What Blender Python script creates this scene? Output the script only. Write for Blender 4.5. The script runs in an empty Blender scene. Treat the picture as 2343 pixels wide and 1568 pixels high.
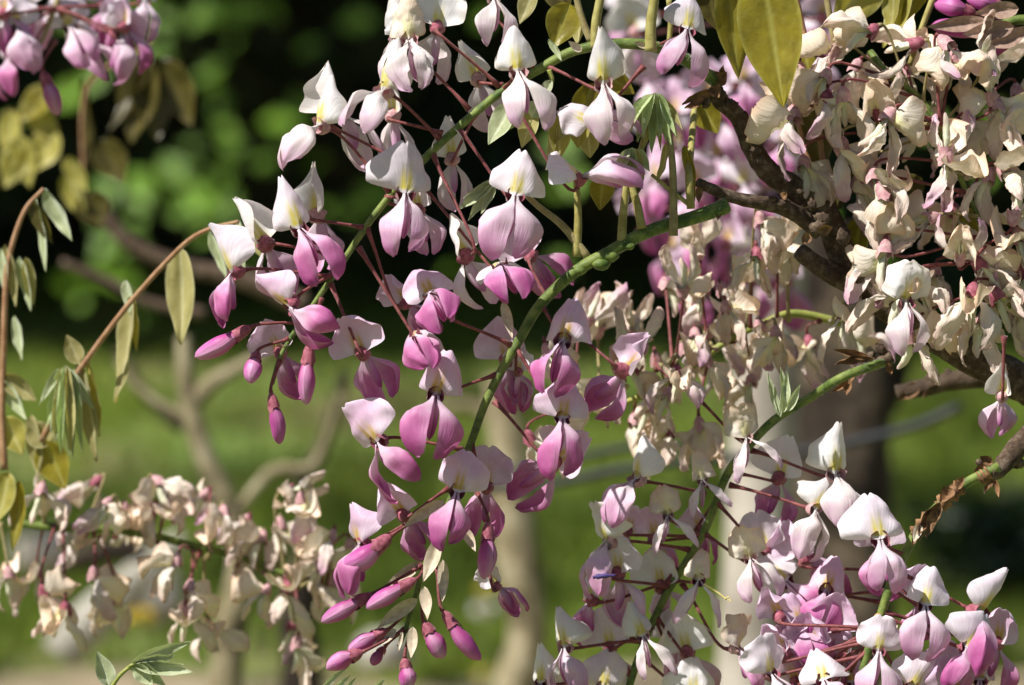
import bpy, math, random
from mathutils import Vector, Matrix, noise
R_ = math.radians
rnd = random.Random(7)

# ------------------------------------------------------------------ camera, sky, sun, exposure
scene = bpy.context.scene
CAM = Vector((0, 0, 1.55)); TILT = R_(9.0)
D0 = 2.63; W0 = 0.62                      # focus distance, frame width there (m)
cam = bpy.data.cameras.new('camera'); camo = bpy.data.objects.new('camera', cam)
scene.collection.objects.link(camo); scene.camera = camo
camo.location = CAM; camo.rotation_euler = (math.pi/2 - TILT, 0, 0)
cam.sensor_width = 23.6; cam.lens = 23.6*D0/W0
cam.clip_start = 0.05; cam.clip_end = 300
cam.dof.use_dof = True; cam.dof.focus_distance = D0; cam.dof.aperture_fstop = 3.6

SUN = Vector((-0.52, -0.26, 0.80)).normalized()      # direction towards the sun
elev = math.asin(SUN.z); azim = math.atan2(SUN.x, SUN.y)
world = bpy.data.worlds.new('World'); scene.world = world; world.use_nodes = True
wn = world.node_tree.nodes; wl = world.node_tree.links
sky = wn.new('ShaderNodeTexSky'); sky.sky_type = 'NISHITA'; sky.sun_disc = False
sky.sun_elevation = elev; sky.sun_rotation = azim
wl.new(sky.outputs[0], wn['Background'].inputs[0]); wn['Background'].inputs[1].default_value = 0.05
sl = bpy.data.lights.new('sun', 'SUN'); sl.energy = 5.0; sl.angle = R_(0.53); sl.color = (1, 0.975, 0.93)
so = bpy.data.objects.new('sun', sl); scene.collection.objects.link(so)
so.rotation_euler = SUN.to_track_quat('Z', 'Y').to_euler()
scene.view_settings.view_transform = 'Standard'; scene.view_settings.look = 'None'
scene.view_settings.exposure = 0.58; scene.view_settings.gamma = 1.0
scene.view_settings.use_curve_mapping = False
scene.render.engine = 'CYCLES'
scene.cycles.max_bounces = 7; scene.cycles.diffuse_bounces = 4; scene.cycles.transmission_bounces = 5

# ------------------------------------------------------------------ pixel -> place (photo measured 2342 x 1568)
FW = Vector((0, math.cos(TILT), -math.sin(TILT))); UP = Vector((0, math.sin(TILT), math.cos(TILT))); RT = Vector((1, 0, 0))
PX = W0/2342.0
def P(x, y, off=0.0):
    d = D0 + off; k = d/D0*PX
    return CAM + FW*d + RT*((x-1171)*k) + UP*((784-y)*k)
BASIS = Matrix((RT, FW, UP)).transposed()     # columns: right, away, up

# ------------------------------------------------------------------ object helpers
col = scene.collection
def link(o, parent=None):
    col.objects.link(o)
    if parent is not None: o.parent = parent
    return o
def mesh(name, verts, faces, mats=(), smooth=True, midx=None):
    me = bpy.data.meshes.new(name); me.from_pydata([tuple(v) for v in verts], [], faces)
    for m in mats: me.materials.append(m)
    if smooth: me.polygons.foreach_set('use_smooth', [True]*len(me.polygons))
    if midx: me.polygons.foreach_set('material_index', midx)
    me.update(); return me
def tag(o, label, cat, group=None, kind=None):
    if label: o['label'] = label
    if cat: o['category'] = cat
    if group: o['group'] = group
    if kind: o['kind'] = kind
    return o
def thing(name, loc, label, cat, group=None):
    o = bpy.data.objects.new(name, None); o.empty_display_size = 0.02; o.location = loc
    link(o); return tag(o, label, cat, group)
def part(name, me, parent=None):
    """a mesh built in world coordinates, hung under a thing or a part"""
    o = bpy.data.objects.new(name, me); link(o, parent)
    if parent is not None:
        off = parent.location.copy()
        q = parent.parent
        while q is not None: off += q.location; q = q.parent
        o.location = -off
    return o
def N(p, s=1.0): return noise.noise(Vector(p)*s)
def sstep(a, b, x):
    t = max(0.0, min(1.0, (x-a)/(b-a))); return t*t*(3-2*t)

# ------------------------------------------------------------------ materials
def newmat(name):
    m = bpy.data.materials.new(name); m.use_nodes = True
    nt = m.node_tree; n = nt.nodes; return m, n, nt.links, n['Principled BSDF'], n['Material Output']
def ramp(n, stops):
    r = n.new('ShaderNodeValToRGB'); e = r.color_ramp.elements
    while len(e) > 1: e.remove(e[-1])
    e[0].position = stops[0][0]; e[0].color = (*stops[0][1], 1)
    for p, c in stops[1:]:
        k = e.new(p); k.color = (*c, 1)
    return r
def mix(n, l, fac, a, b, mode='MIX'):
    m = n.new('ShaderNodeMixRGB'); m.blend_type = mode
    for i, v in zip((0, 1, 2), (fac, a, b)):
        if hasattr(v, 'is_linked') or hasattr(v, 'links'): l.new(v, m.inputs[i])
        else: m.inputs[i].default_value = v if i == 0 else (*v, 1)
    return m.outputs[0]
def ntex(n, l, scale, detail=4, vec=None, rough=0.55):
    t = n.new('ShaderNodeTexNoise'); t.inputs['Scale'].default_value = scale
    t.inputs['Detail'].default_value = detail; t.inputs['Roughness'].default_value = rough
    if vec: l.new(vec, t.inputs['Vector'])
    return t

def petal_mat(name, base, mid, tip, edge, blotch=None, trans=0.32, rough=0.5, vein=0.24, edge_amt=0.5, bump=0.4):
    """petal pigment: claw -> middle -> tip, rim colour, honey guide; fine veins fanning from the claw"""
    m, n, l, bs, out = newmat(name)
    at = n.new('ShaderNodeAttribute'); at.attribute_name = 'pm'
    sp = n.new('ShaderNodeSeparateColor'); l.new(at.outputs['Color'], sp.inputs[0])
    oi = n.new('ShaderNodeObjectInfo')
    tc = n.new('ShaderNodeTexCoord')
    uvm = n.new('ShaderNodeMapping'); l.new(tc.outputs['UV'], uvm.inputs[0]); uvm.inputs['Scale'].default_value = (26, 2.2, 1)
    vn = ntex(n, l, 1.0, 5, uvm.outputs[0], 0.6)
    big = ntex(n, l, 2.4, 3, tc.outputs['Object'])
    # position jitter
    j = n.new('ShaderNodeMath'); j.operation = 'MULTIPLY_ADD'; l.new(big.outputs[0], j.inputs[0]); j.inputs[1].default_value = 0.7
    l.new(sp.outputs[0], j.inputs[2])
    j2 = n.new('ShaderNodeMath'); j2.operation = 'SUBTRACT'; l.new(j.outputs[0], j2.inputs[0]); j2.inputs[1].default_value = 0.35
    rp = ramp(n, [(0.05, base), (0.58, mid), (0.97, tip)]); l.new(j2.outputs[0], rp.inputs[0])
    ef = n.new('ShaderNodeMath'); ef.operation = 'MULTIPLY'; l.new(sp.outputs[2], ef.inputs[0]); ef.inputs[1].default_value = edge_amt
    c = mix(n, l, ef.outputs[0], rp.outputs[0], edge)
    # veins darken slightly
    vr = n.new('ShaderNodeMapRange'); l.new(vn.outputs[0], vr.inputs[0]); vr.inputs[1].default_value = 0.35; vr.inputs[2].default_value = 0.72
    vr.inputs[3].default_value = 0.0; vr.inputs[4].default_value = vein
    c = mix(n, l, vr.outputs[0], c, tuple(x*0.55 for x in mid), 'MIX')
    # per-flower tint
    rv = n.new('ShaderNodeMapRange'); l.new(oi.outputs['Random'], rv.inputs[0]); rv.inputs[3].default_value = 0.86; rv.inputs[4].default_value = 1.08
    c = mix(n, l, 1.0, c, rv.outputs[0], 'MULTIPLY')
    if blotch: c = mix(n, l, sp.outputs[1], c, blotch)
    l.new(c, bs.inputs['Base Color']); bs.inputs['Roughness'].default_value = rough
    bs.inputs['Specular IOR Level'].default_value = 0.3
    bs.inputs['Sheen Weight'].default_value = 0.05; bs.inputs['Sheen Roughness'].default_value = 0.4
    bp = n.new('ShaderNodeBump'); bp.inputs['Strength'].default_value = bump; bp.inputs['Distance'].default_value = 0.0012
    l.new(vn.outputs[0], bp.inputs['Height']); l.new(bp.outputs[0], bs.inputs['Normal'])
    tr = n.new('ShaderNodeBsdfTranslucent'); l.new(c, tr.inputs[0]); l.new(bp.outputs[0], tr.inputs['Normal'])
    ms = n.new('ShaderNodeMixShader'); ms.inputs[0].default_value = trans
    l.new(bs.outputs[0], ms.inputs[1]); l.new(tr.outputs[0], ms.inputs[2]); l.new(ms.outputs[0], out.inputs[0])
    return m

AMB = (0.56, 0.36, 0.035)
YEL = (0.66, 0.56, 0.09)
WHT = (0.86, 0.80, 0.77)
PM = {
 'pink_banner':  petal_mat('pink_banner',  (0.82,0.70,0.78), (0.74,0.48,0.65), (0.77,0.56,0.71), (0.83,0.68,0.79), AMB),
 'pink_wing':    petal_mat('pink_wing',    (0.86,0.74,0.80), (0.65,0.21,0.44), (0.40,0.04,0.235), (0.80,0.50,0.68)),
 'pink_keel':    petal_mat('pink_keel',    (0.84,0.74,0.78), (0.62,0.24,0.46), (0.42,0.06,0.26), (0.6,0.2,0.42)),
 'pale_banner':  petal_mat('pale_banner',  (0.85,0.78,0.82), (0.83,0.72,0.79), (0.84,0.75,0.81), (0.87,0.81,0.84), YEL),
 'pale_wing':    petal_mat('pale_wing',    (0.86,0.79,0.80), (0.81,0.56,0.69), (0.60,0.18,0.44), (0.83,0.63,0.74)),
 'pale_keel':    petal_mat('pale_keel',    (0.86,0.80,0.80), (0.76,0.45,0.62), (0.52,0.14,0.38), (0.6,0.3,0.5)),
 'white_banner': petal_mat('white_banner', (0.88,0.85,0.84), (0.87,0.83,0.83), (0.86,0.80,0.77), (0.80,0.68,0.55), YEL, edge_amt=0.45),
 'white_wing':   petal_mat('white_wing',   (0.87,0.82,0.78), (0.85,0.75,0.74), (0.72,0.42,0.62), (0.80,0.66,0.60)),
 'white_keel':   petal_mat('white_keel',   (0.86,0.82,0.78), (0.76,0.50,0.64), (0.60,0.22,0.48), (0.7,0.4,0.55)),
 'cream_banner': petal_mat('cream_banner', (0.88,0.80,0.70), (0.88,0.73,0.58), (0.86,0.66,0.49), (0.66,0.38,0.20), (0.80,0.72,0.36), trans=0.26, rough=0.65, vein=0.2, edge_amt=0.42, bump=0.7),
 'cream_wing':   petal_mat('cream_wing',   (0.88,0.82,0.75), (0.88,0.75,0.63), (0.80,0.58,0.51), (0.68,0.45,0.28), None, trans=0.26, rough=0.65, vein=0.18, edge_amt=0.4, bump=0.7),
 'cream_keel':   petal_mat('cream_keel',   (0.78,0.80,0.58), (0.80,0.78,0.58), (0.76,0.58,0.50), (0.8,0.75,0.55), None, trans=0.2, rough=0.6),
 'blush_wing':   petal_mat('blush_wing',   (0.85,0.79,0.72), (0.82,0.68,0.62), (0.62,0.30,0.48), (0.72,0.5,0.45), None, trans=0.28, rough=0.6, vein=0.3),
 'bud_petal':    petal_mat('bud_petal',    (0.42,0.06,0.19), (0.50,0.08,0.32), (0.64,0.24,0.50), (0.80,0.50,0.68), None, trans=0.18, rough=0.42, edge_amt=0.55),
 'bud_dark':     petal_mat('bud_dark',     (0.34,0.06,0.17), (0.46,0.07,0.30), (0.52,0.10,0.36), (0.6,0.25,0.45), None, trans=0.16, rough=0.42),
}
def stem_mat(name, c1, c2, scale=120, sheen=0.22, rough=0.55, bumpd=0.0004):
    m, n, l, bs, out = newmat(name)
    tc = n.new('ShaderNodeTexCoord')
    t = ntex(n, l, scale, 5, tc.outputs['Object']); t2 = ntex(n, l, scale*7, 2, tc.outputs['Object'])
    r = ramp(n, [(0.35, c1), (0.65, c2)]); l.new(t.outputs[0], r.inputs[0]); l.new(r.outputs[0], bs.inputs['Base Color'])
    bs.inputs['Roughness'].default_value = rough; bs.inputs['Specular IOR Level'].default_value = 0.25
    bs.inputs['Sheen Weight'].default_value = sheen; bs.inputs['Sheen Roughness'].default_value = 0.35; bs.inputs['Sheen Tint'].default_value = (0.9, 0.88, 0.8, 1)
    bp = n.new('ShaderNodeBump'); bp.inputs['Strength'].default_value = 0.6; bp.inputs['Distance'].default_value = bumpd
    l.new(t2.outputs[0], bp.inputs['Height']); l.new(bp.outputs[0], bs.inputs['Normal'])
    return m
M_green  = stem_mat('green_stem', (0.055,0.095,0.015), (0.19,0.235,0.05))
M_greenl = stem_mat('light_stem', (0.20,0.24,0.05), (0.33,0.33,0.08))
M_ped    = stem_mat('pedicel', (0.13,0.03,0.033), (0.25,0.075,0.07), 240)
M_pedo   = stem_mat('olive_stalk', (0.22,0.17,0.07), (0.33,0.27,0.12), 200)
M_calyx  = stem_mat('calyx', (0.20,0.04,0.06), (0.38,0.12,0.16), 330)
M_calyxw = stem_mat('faded_calyx', (0.40,0.19,0.22), (0.58,0.36,0.34), 330)
M_peti   = stem_mat('petiole', (0.24,0.20,0.05), (0.36,0.32,0.11), 160)
M_petib  = stem_mat('brown_petiole', (0.26,0.13,0.06), (0.38,0.22,0.12), 160)
M_hair   = stem_mat('hair', (0.6,0.6,0.5), (0.7,0.7,0.6), 50, 0)
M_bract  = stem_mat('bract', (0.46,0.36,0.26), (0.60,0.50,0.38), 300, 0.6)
M_bractd = stem_mat('brown_bract', (0.24,0.15,0.11), (0.36,0.24,0.18), 300, 0.4)  # darker pinkish brown bracts of the young bud cluster
M_scale  = stem_mat('dry_scale', (0.10,0.05,0.025), (0.30,0.16,0.07), 220, 0.1, 0.7)
M_violet = stem_mat('violet_petal', (0.05,0.03,0.13), (0.09,0.06,0.2), 300, 0.1)
M_anther = stem_mat('anther', (0.75,0.62,0.2), (0.8,0.7,0.3), 300, 0)
def bark_mat(name, dark, mid, light, sc=60, dist=0.002):
    m, n, l, bs, out = newmat(name)
    tc = n.new('ShaderNodeTexCoord'); t = ntex(n, l, sc, 8, tc.outputs['Object'], 0.65); t2 = ntex(n, l, sc*4.5, 6, tc.outputs['Object'], 0.7)
    r = ramp(n, [(0.3, dark), (0.5, mid), (0.72, light)]); l.new(t.outputs[0], r.inputs[0])
    c = mix(n, l, 0.45, r.outputs[0], t2.outputs[0], 'OVERLAY')
    l.new(c, bs.inputs['Base Color']); bs.inputs['Roughness'].default_value = 0.85; bs.inputs['Specular IOR Level'].default_value = 0.2
    bp = n.new('ShaderNodeBump'); bp.inputs['Strength'].default_value = 0.9; bp.inputs['Distance'].default_value = dist
    a = mix(n, l, 0.5, t.outputs[0], t2.outputs[0]); l.new(a, bp.inputs['Height']); l.new(bp.outputs[0], bs.inputs['Normal'])
    return m
M_bark  = bark_mat('twig_bark', (0.035,0.022,0.016), (0.10,0.065,0.042), (0.26,0.20,0.145), 170, .003)
M_barkd = bark_mat('dark_bark', (0.03,0.02,0.014), (0.075,0.05,0.032), (0.15,0.11,0.075), 60)
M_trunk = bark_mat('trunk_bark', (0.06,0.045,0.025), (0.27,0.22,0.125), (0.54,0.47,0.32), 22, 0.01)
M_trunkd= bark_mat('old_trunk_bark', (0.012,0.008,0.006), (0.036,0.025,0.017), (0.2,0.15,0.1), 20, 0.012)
M_post  = bark_mat('post_wood', (0.26,0.22,0.18), (0.40,0.35,0.29), (0.52,0.47,0.40), 9, 0.004)
M_stone = bark_mat('stone', (0.22,0.20,0.16), (0.36,0.33,0.27), (0.50,0.47,0.40), 14, 0.01)
def leaf_mat(name, c1, c2, vein, trans=0.35, rough=0.38, sheen=0.0, tcol=None):
    m, n, l, bs, out = newmat(name)
    at = n.new('ShaderNodeAttribute'); at.attribute_name = 'pm'
    sp = n.new('ShaderNodeSeparateColor'); l.new(at.outputs['Color'], sp.inputs[0])
    tc = n.new('ShaderNodeTexCoord'); t = ntex(n, l, 70, 5, tc.outputs['Object']); t2 = ntex(n, l, 420, 3, tc.outputs['Object'])
    oi = n.new('ShaderNodeObjectInfo')
    r = ramp(n, [(0.32, c1), (0.68, c2)]); l.new(t.outputs[0], r.inputs[0])
    c = mix(n, l, sp.outputs[1], r.outputs[0], vein)
    rv = n.new('ShaderNodeMapRange'); l.new(oi.outputs['Random'], rv.inputs[0]); rv.inputs[3].default_value = 0.8; rv.inputs[4].default_value = 1.15
    c = mix(n, l, 1.0, c, rv.outputs[0], 'MULTIPLY')
    l.new(c, bs.inputs['Base Color']); bs.inputs['Roughness'].default_value = rough; bs.inputs['Specular IOR Level'].default_value = 0.4
    bs.inputs['Sheen Weight'].default_value = sheen; bs.inputs['Sheen Tint'].default_value = (0.9, 0.95, 0.85, 1)
    bp = n.new('ShaderNodeBump'); bp.inputs['Strength'].default_value = 0.4; bp.inputs['Distance'].default_value = 0.0006
    l.new(t2.outputs[0], bp.inputs['Height']); l.new(bp.outputs[0], bs.inputs['Normal'])
    tr = n.new('ShaderNodeBsdfTranslucent')
    ct = mix(n, l, 1.0, c, tcol or (1.25, 1.2, 0.5), 'MULTIPLY'); l.new(ct, tr.inputs[0])
    ms = n.new('ShaderNodeMixShader'); ms.inputs[0].default_value = trans
    l.new(bs.outputs[0], ms.inputs[1]); l.new(tr.outputs[0], ms.inputs[2]); l.new(ms.outputs[0], out.inputs[0])
    return m
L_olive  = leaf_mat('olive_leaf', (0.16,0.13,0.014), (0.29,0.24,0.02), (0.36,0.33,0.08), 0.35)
L_dull   = leaf_mat('shaded_dull_olive_leaf', (0.05,0.042,0.01), (0.10,0.08,0.018), (0.13,0.11,0.03), 0.25)  # dull olive, darkened further to put shade into the colour
L_yel    = leaf_mat('yellow_green_leaf', (0.30,0.27,0.05), (0.42,0.36,0.07), (0.50,0.47,0.2), 0.38, 0.5, 0.2)
L_tan    = leaf_mat('tan_green_leaf', (0.32,0.28,0.10), (0.42,0.37,0.14), (0.54,0.50,0.28), 0.3, 0.5, 0.3)
L_silver = leaf_mat('silver_green_leaf', (0.34,0.38,0.18), (0.52,0.55,0.34), (0.66,0.69,0.5), 0.25, 0.6, 0.6, (1,1.1,0.6))
L_pale   = leaf_mat('pale_green_leaf', (0.34,0.42,0.16), (0.46,0.54,0.24), (0.6,0.66,0.42), 0.3, 0.55, 0.4, (1,1.1,0.6))
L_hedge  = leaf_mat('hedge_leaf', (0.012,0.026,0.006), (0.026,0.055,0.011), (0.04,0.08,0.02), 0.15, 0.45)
L_spray  = leaf_mat('sunlit_hedge_leaf', (0.13,0.29,0.022), (0.25,0.41,0.035), (0.28,0.4,0.06), 0.35, 0.5)  # young leaf green, brightened to put sunlight into the colour
L_grass  = leaf_mat('grass_blade', (0.13,0.21,0.02), (0.27,0.33,0.05), (0.22,0.28,0.04), 0.3, 0.6)

# ------------------------------------------------------------------ tubes
def catmull(pts, n=6):
    q = [pts[0]*2-pts[1]] + pts + [pts[-1]*2-pts[-2]]; out = []
    for i in range(1, len(q)-2):
        for k in range(n):
            t = k/n; a, b, c, d = q[i-1], q[i], q[i+1], q[i+2]
            out.append(0.5*((2*b)+(c-a)*t+(2*a-5*b+4*c-d)*t*t+(3*b-a-3*c+d)*t**3))
    out.append(pts[-1].copy()); return out
def tube(path, radii, ns=8, lump=0.0, lf=40, seed=0):
    """verts, faces of a capped tube along path"""
    V, F = [], []; n = len(path); up = Vector((0.3, 0.8, 0.52))
    for i, p in enumerate(path):
        t = (path[min(i+1, n-1)]-path[max(i-1, 0)]).normalized()
        a = t.cross(up).normalized(); b = a.cross(t).normalized()
        r = radii[i] if hasattr(radii, '__len__') else radii
        for k in range(ns):
            an = 2*math.pi*k/ns; d = a*math.cos(an)+b*math.sin(an)
            rr = r*(1+lump*N((p+d*r+Vector((seed, 0, 0))), lf)*1.6) if lump else r
            V.append(p+d*rr)
    for i in range(n-1):
        for k in range(ns):
            k2 = (k+1) % ns; F.append((i*ns+k, i*ns+k2, (i+1)*ns+k2, (i+1)*ns+k))
    F.append(tuple(range(ns))[::-1]); F.append(tuple((n-1)*ns+k for k in range(ns)))
    return V, F
def lerp_r(r0, r1, n, pw=1.0): return [r0+(r1-r0)*(i/(n-1))**pw for i in range(n)]
def pxpath(pts, off=0.0, off2=None, n=6):
    m = len(pts); o2 = off if off2 is None else off2
    return catmull([P(p[0], p[1], (p[2] if len(p) > 2 else off+(o2-off)*i/(m-1))) for i, p in enumerate(pts)], n)
def join(*vf):
    V, F = [], []
    for v, f in vf:
        o = len(V); V += list(v); F += [tuple(i+o for i in q) for q in f]
    return V, F
def ellipsoid(c, rx, ry, rz, rot=None, ns=10, nr=7, lump=0.0, seed=0, lf=3.0):
    V, F = [], []
    for j in range(nr+1):
        th = math.pi*j/nr
        for k in range(ns):
            ph = 2*math.pi*k/ns; d = Vector((math.sin(th)*math.cos(ph), math.sin(th)*math.sin(ph), math.cos(th)))
            s = 1+lump*N(d*lf+Vector((seed*3.1, 0, 0)))
            v = Vector((d.x*rx, d.y*ry, d.z*rz))*s
            if rot: v = rot @ v
            V.append(c+v)
    for j in range(nr):
        for k in range(ns):
            k2 = (k+1) % ns; F.append((j*ns+k, j*ns+k2, (j+1)*ns+k2, (j+1)*ns+k))
    return V, F
def hairs(path, radii, n, ln, seed, back=False):
    r = random.Random(seed); V, F = [], []; m = len(path)
    for _ in range(n):
        i = r.randrange(0, m-1); t = r.random(); p = path[i].lerp(path[i+1], t)
        tg = (path[i+1]-path[i]).normalized(); rr = radii[i] if hasattr(radii, '__len__') else radii
        d = Vector((r.gauss(0, 1), r.gauss(0, 1), r.gauss(0, 1))); d = (d-tg*d.dot(tg)).normalized()
        e = (d+tg*r.uniform(-.5, .5)).normalized(); w = tg.cross(d)*0.0001
        b = p+d*rr*0.98; k = len(V)
        V += [b-w, b+w, b+e*ln*r.uniform(.5, 1.2)]; F.append((k, k+1, k+2))
    return V, F

# ------------------------------------------------------------------ petals (unit = banner length)
def grid_mesh(name, nu, nv, f):
    """f(u in -1..1, v in 0..1) -> (pos, (r,g,b), (s,t))"""
    V, F, C, UVv = [], [], [], []
    for j in range(nv+1):
        for i in range(nu+1):
            p, c, uv = f(-1+2*i/nu, j/nv); V.append(p); C.append(c); UVv.append(uv)
    for j in range(nv):
        for i in range(nu):
            a = j*(nu+1)+i; F.append((a, a+1, a+nu+2, a+nu+1))
    me = mesh(name, V, F)
    at = me.attributes.new('pm', 'FLOAT_COLOR', 'POINT')
    at.data.foreach_set('color', [x for c in C for x in (*c, 1.0)])
    uvl = me.uv_layers.new(name='UVMap')
    uvl.data.foreach_set('uv', [x for lp in me.loops for x in UVv[lp.vertex_index]])
    me.materials.append(None)
    return me
def banner_mesh(seed, fl, fr, bend, ruf, W, curl, crump=0.0, twist=0.0, point=0.0, er=0.0):
    r = random.Random(seed); sx, sy = r.uniform(0, 50), r.uniform(0, 50); nv = 22; nu = 18
    cy = [0.0]; cz = [0.0]; bet = []
    for j in range(nv+1):
        v = j/nv; b = bend*(0.25+v) + curl*max(0, v-0.6)*2.5; bet.append(b)
        if j: cy.append(cy[-1]+math.sin(b)/nv); cz.append(cz[-1]+math.cos(b)/nv)
    asym = r.uniform(-.12, .12)
    def f(u, v):
        j = round(v*nv); b = bet[j]
        prof = sstep(0.0, 0.26, v)**0.75*math.sqrt(max(0, 1-(abs(v-0.46)/0.58)**3.6))
        prof *= 1-point*sstep(.42, 1.0, v)
        w = (0.05+(W-0.05)*prof)*(1+asym*(1 if u > 0 else -1))
        s = abs(u)*w; fo = (fl if u < 0 else fr)*abs(u)**0.8*(0.55+0.6*v)
        x = math.copysign(s*math.cos(fo), u); d = s*math.sin(fo)
        d += ruf*N((x*3.2+sx, v*3.0+sy, seed*.7))*(0.25+abs(u)) - 0.035*math.exp(-(u/.16)**2)*(1-v)
        d += er*max(0, abs(u)-.55)**2*(1.0+1.6*N((sx+v*2.5, u, 3.0)))*prof
        if crump: d += crump*(N((x*9+sy, v*8+sx, 1.7))+0.6*N((x*19+sy, v*17+sx, 4.7)))
        dz = -0.13*u*u*v**3 - 0.15*u*u*(1-v)**3*prof - 0.06*math.exp(-(u/.16)**2)*v**10 + 0.02*N((u*4+sx, v*3, 9.1))*v
        if crump: dz += crump*0.7*N((x*6+sx, v*5, 3.3))
        p = Vector((x, cy[j]+d*math.cos(b), cz[j]-d*math.sin(b)+dz))
        if twist:
            a = twist*v; p = Vector((p.x*math.cos(a)-p.y*math.sin(a), p.x*math.sin(a)+p.y*math.cos(a), p.z))
        bl = sstep(0.64, 0.2, v)*sstep(0.03, 0.09, v)*math.exp(-((abs(x)-0.05)/(0.075*(1.1-v)))**2)*(0.95+0.5*N((x*30, v*6, seed)))
        edge = max(sstep(0.72, 1.0, abs(u)), sstep(0.86, 1.0, v))
        return p, (v, max(0, min(1, bl*1.15)), edge), (x*0.5/(0.25+v*.75)+.5, v)
    return grid_mesh('banner_petal', nu, nv, f)
def wing_mesh(seed, side, a, b, flare, ruf, crump=0.0, roll=0.0, ph1=135, bow=0.12):
    r = random.Random(seed*7+side); sx = r.uniform(0, 50); nv = 18; nu = 14; a1 = R_(4); a2 = R_(ph1)
    def f(u, v):
        t = (u+1)/2; ph = a1+(a2-a1)*t+roll*v*(t-.3)
        pr = (0.09+0.91*sstep(0.02, 0.56, v)**0.85)*math.sqrt(max(0.0, 1-(max(0, v-0.55)/0.455)**2.1))
        aa = a*pr; bb = b*pr
        x = aa*math.sin(ph)*1.0 + flare*v**3; y = -bb*(0.5*math.cos(ph)+0.5*(1-1.7*t)) - bow*math.sin(math.pi*v) + bow*0.6*v
        k = 1+ruf*N((t*2.5+sx, v*2.5, 2.2))*1.5
        x *= k; y += (0.11*N((t*2.4+sx, v*2.8, 6.6)) + 0.05*math.exp(-((t-.45)/.16)**2)*sstep(.1,.5,v)*sstep(1,.55,v))*sstep(0,.4,v); z = -v*1.12 - 0.05*math.sin(ph)*v + 0.03*N((t*3+sx, 1.0, 4.0))*v
        if crump:
            x += crump*(N((t*5+sx, v*7, 1.1))+.5*N((t*12, v*14+sx, 3.1))); y += crump*(N((t*5, v*7+sx, 5.1))+.5*N((t*13+sx, v*14, 8.1)))
        edge = max(sstep(0.8, 1, t)*.7, sstep(0.2, 0.0, t)*.6, sstep(0.93, 1, v)*.4)
        return Vector((x*side, y, z)), (v, 0, edge), (t, v)
    return grid_mesh('wing_petal', nu, nv, f)
def keel_mesh(seed, a=0.10, b=0.17, crump=0.0):
    sx = seed*3.7
    def f(u, v):
        ph = u*R_(165)
        pr = (0.14+0.86*sstep(0.0, 0.4, v))*math.sqrt(max(0.0, 1-(max(0, v-0.55)/0.455)**2.2))*1.0
        x = a*pr*math.sin(ph); y = b*pr*math.cos(ph)-0.10*math.sin(math.pi*v)+0.05*v
        if crump: x += crump*N((u*3+sx, v*6, 2)); y += crump*N((u*3, v*6+sx, 7))
        return Vector((x, y, -v*0.84)), (v, 0, sstep(0.9, 1, abs(u))), (u*.5+.5, v)
    return grid_mesh('keel_petal', 10, 14, f)
def bud_mesh(seed, a, b, hook):
    """closed banner wrapped over the bud: a boat with a seam and a hooked tip, from z=0 down to z=-1"""
    r = random.Random(seed)
    def f(u, v):
        ph = math.pi*u
        pr = (0.42+0.58*sstep(0, 0.5, v))*math.sqrt(max(0, 1-(max(0, v-0.48)/0.522)**1.9))
        # keeled cross-section, seam at the front
        x = a*pr*math.sin(ph)*(1-0.25*math.cos(ph)); y = b*pr*math.cos(ph)+hook*(v-0.15)**2*1.0
        k = 0.02*N((u*3+seed, v*3, 1))
        return Vector((x+k, y, -v+0.05*math.sin(ph)*0)), (v, 0, sstep(0.72, 1, abs(u))), (u*.5+.5, v)
    return grid_mesh('bud_petal', 16, 16, f)

rv = random.Random(21)
BAN = {'open': [], 'fold': [], 'wilt': [], 'spire': []}; WNG = {'cup': [], 'splay': [], 'wilt': []}
for i in range(12):
    BAN['open'].append(banner_mesh(100+i, rv.uniform(.2, 1.0), rv.uniform(.2, 1.0), rv.uniform(.0, .45), rv.uniform(.12, .24), rv.uniform(.56, .68), rv.uniform(-.2, .9), .006, rv.uniform(-.25, .25), rv.uniform(.0, .4), rv.uniform(-.3, 1.3)))
    BAN['fold'].append(banner_mesh(200+i, rv.uniform(.8, 1.25), rv.uniform(.7, 1.3), rv.uniform(.0, .35), rv.uniform(.06, .15), rv.uniform(.48, .6), rv.uniform(-.2, .6), 0.014, rv.uniform(-.3, .3), rv.uniform(.3, .7), rv.uniform(-.2, 1.0)))
for i in range(8):
    me = banner_mesh(250+i, rv.uniform(1.15, 1.5), rv.uniform(.7, 1.4), rv.uniform(-.1, .25), rv.uniform(.08, .18), rv.uniform(.5, .58), rv.uniform(-.3, .5), 0.012, rv.uniform(-.4, .4), rv.uniform(.55, .8), rv.uniform(.0, 1.0))
    me.transform(Matrix.Diagonal((1, 1, 1.14, 1))); BAN['spire'].append(me)
for i in range(14):
    BAN['wilt'].append(banner_mesh(300+i, rv.uniform(.4, 1.6), rv.uniform(.2, 1.6), rv.uniform(-.5, .7), rv.uniform(.16, .30), rv.uniform(.44, .62), rv.uniform(-.9, 1.2), rv.uniform(.035, .06), rv.uniform(-.7, .7)))
for i in range(7):
    for nm, arg in (('cup', (rv.uniform(.35, .44), rv.uniform(.18, .27), rv.uniform(-.05, .08), .34, 0.012, rv.uniform(-.2, .35), rv.uniform(115, 150))),
                    ('splay', (rv.uniform(.22, .28), rv.uniform(.08, .16), rv.uniform(.0, .08), .2, 0.025, 0.5, 130)),
                    ('wilt', (rv.uniform(.26, .42), rv.uniform(.12, .26), rv.uniform(-.05, .15), .3, 0.05, rv.uniform(-1, 1.5), 140))):
        WNG[nm].append((wing_mesh(400+i, -1, *arg), wing_mesh(450+i, 1, *arg)))
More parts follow.
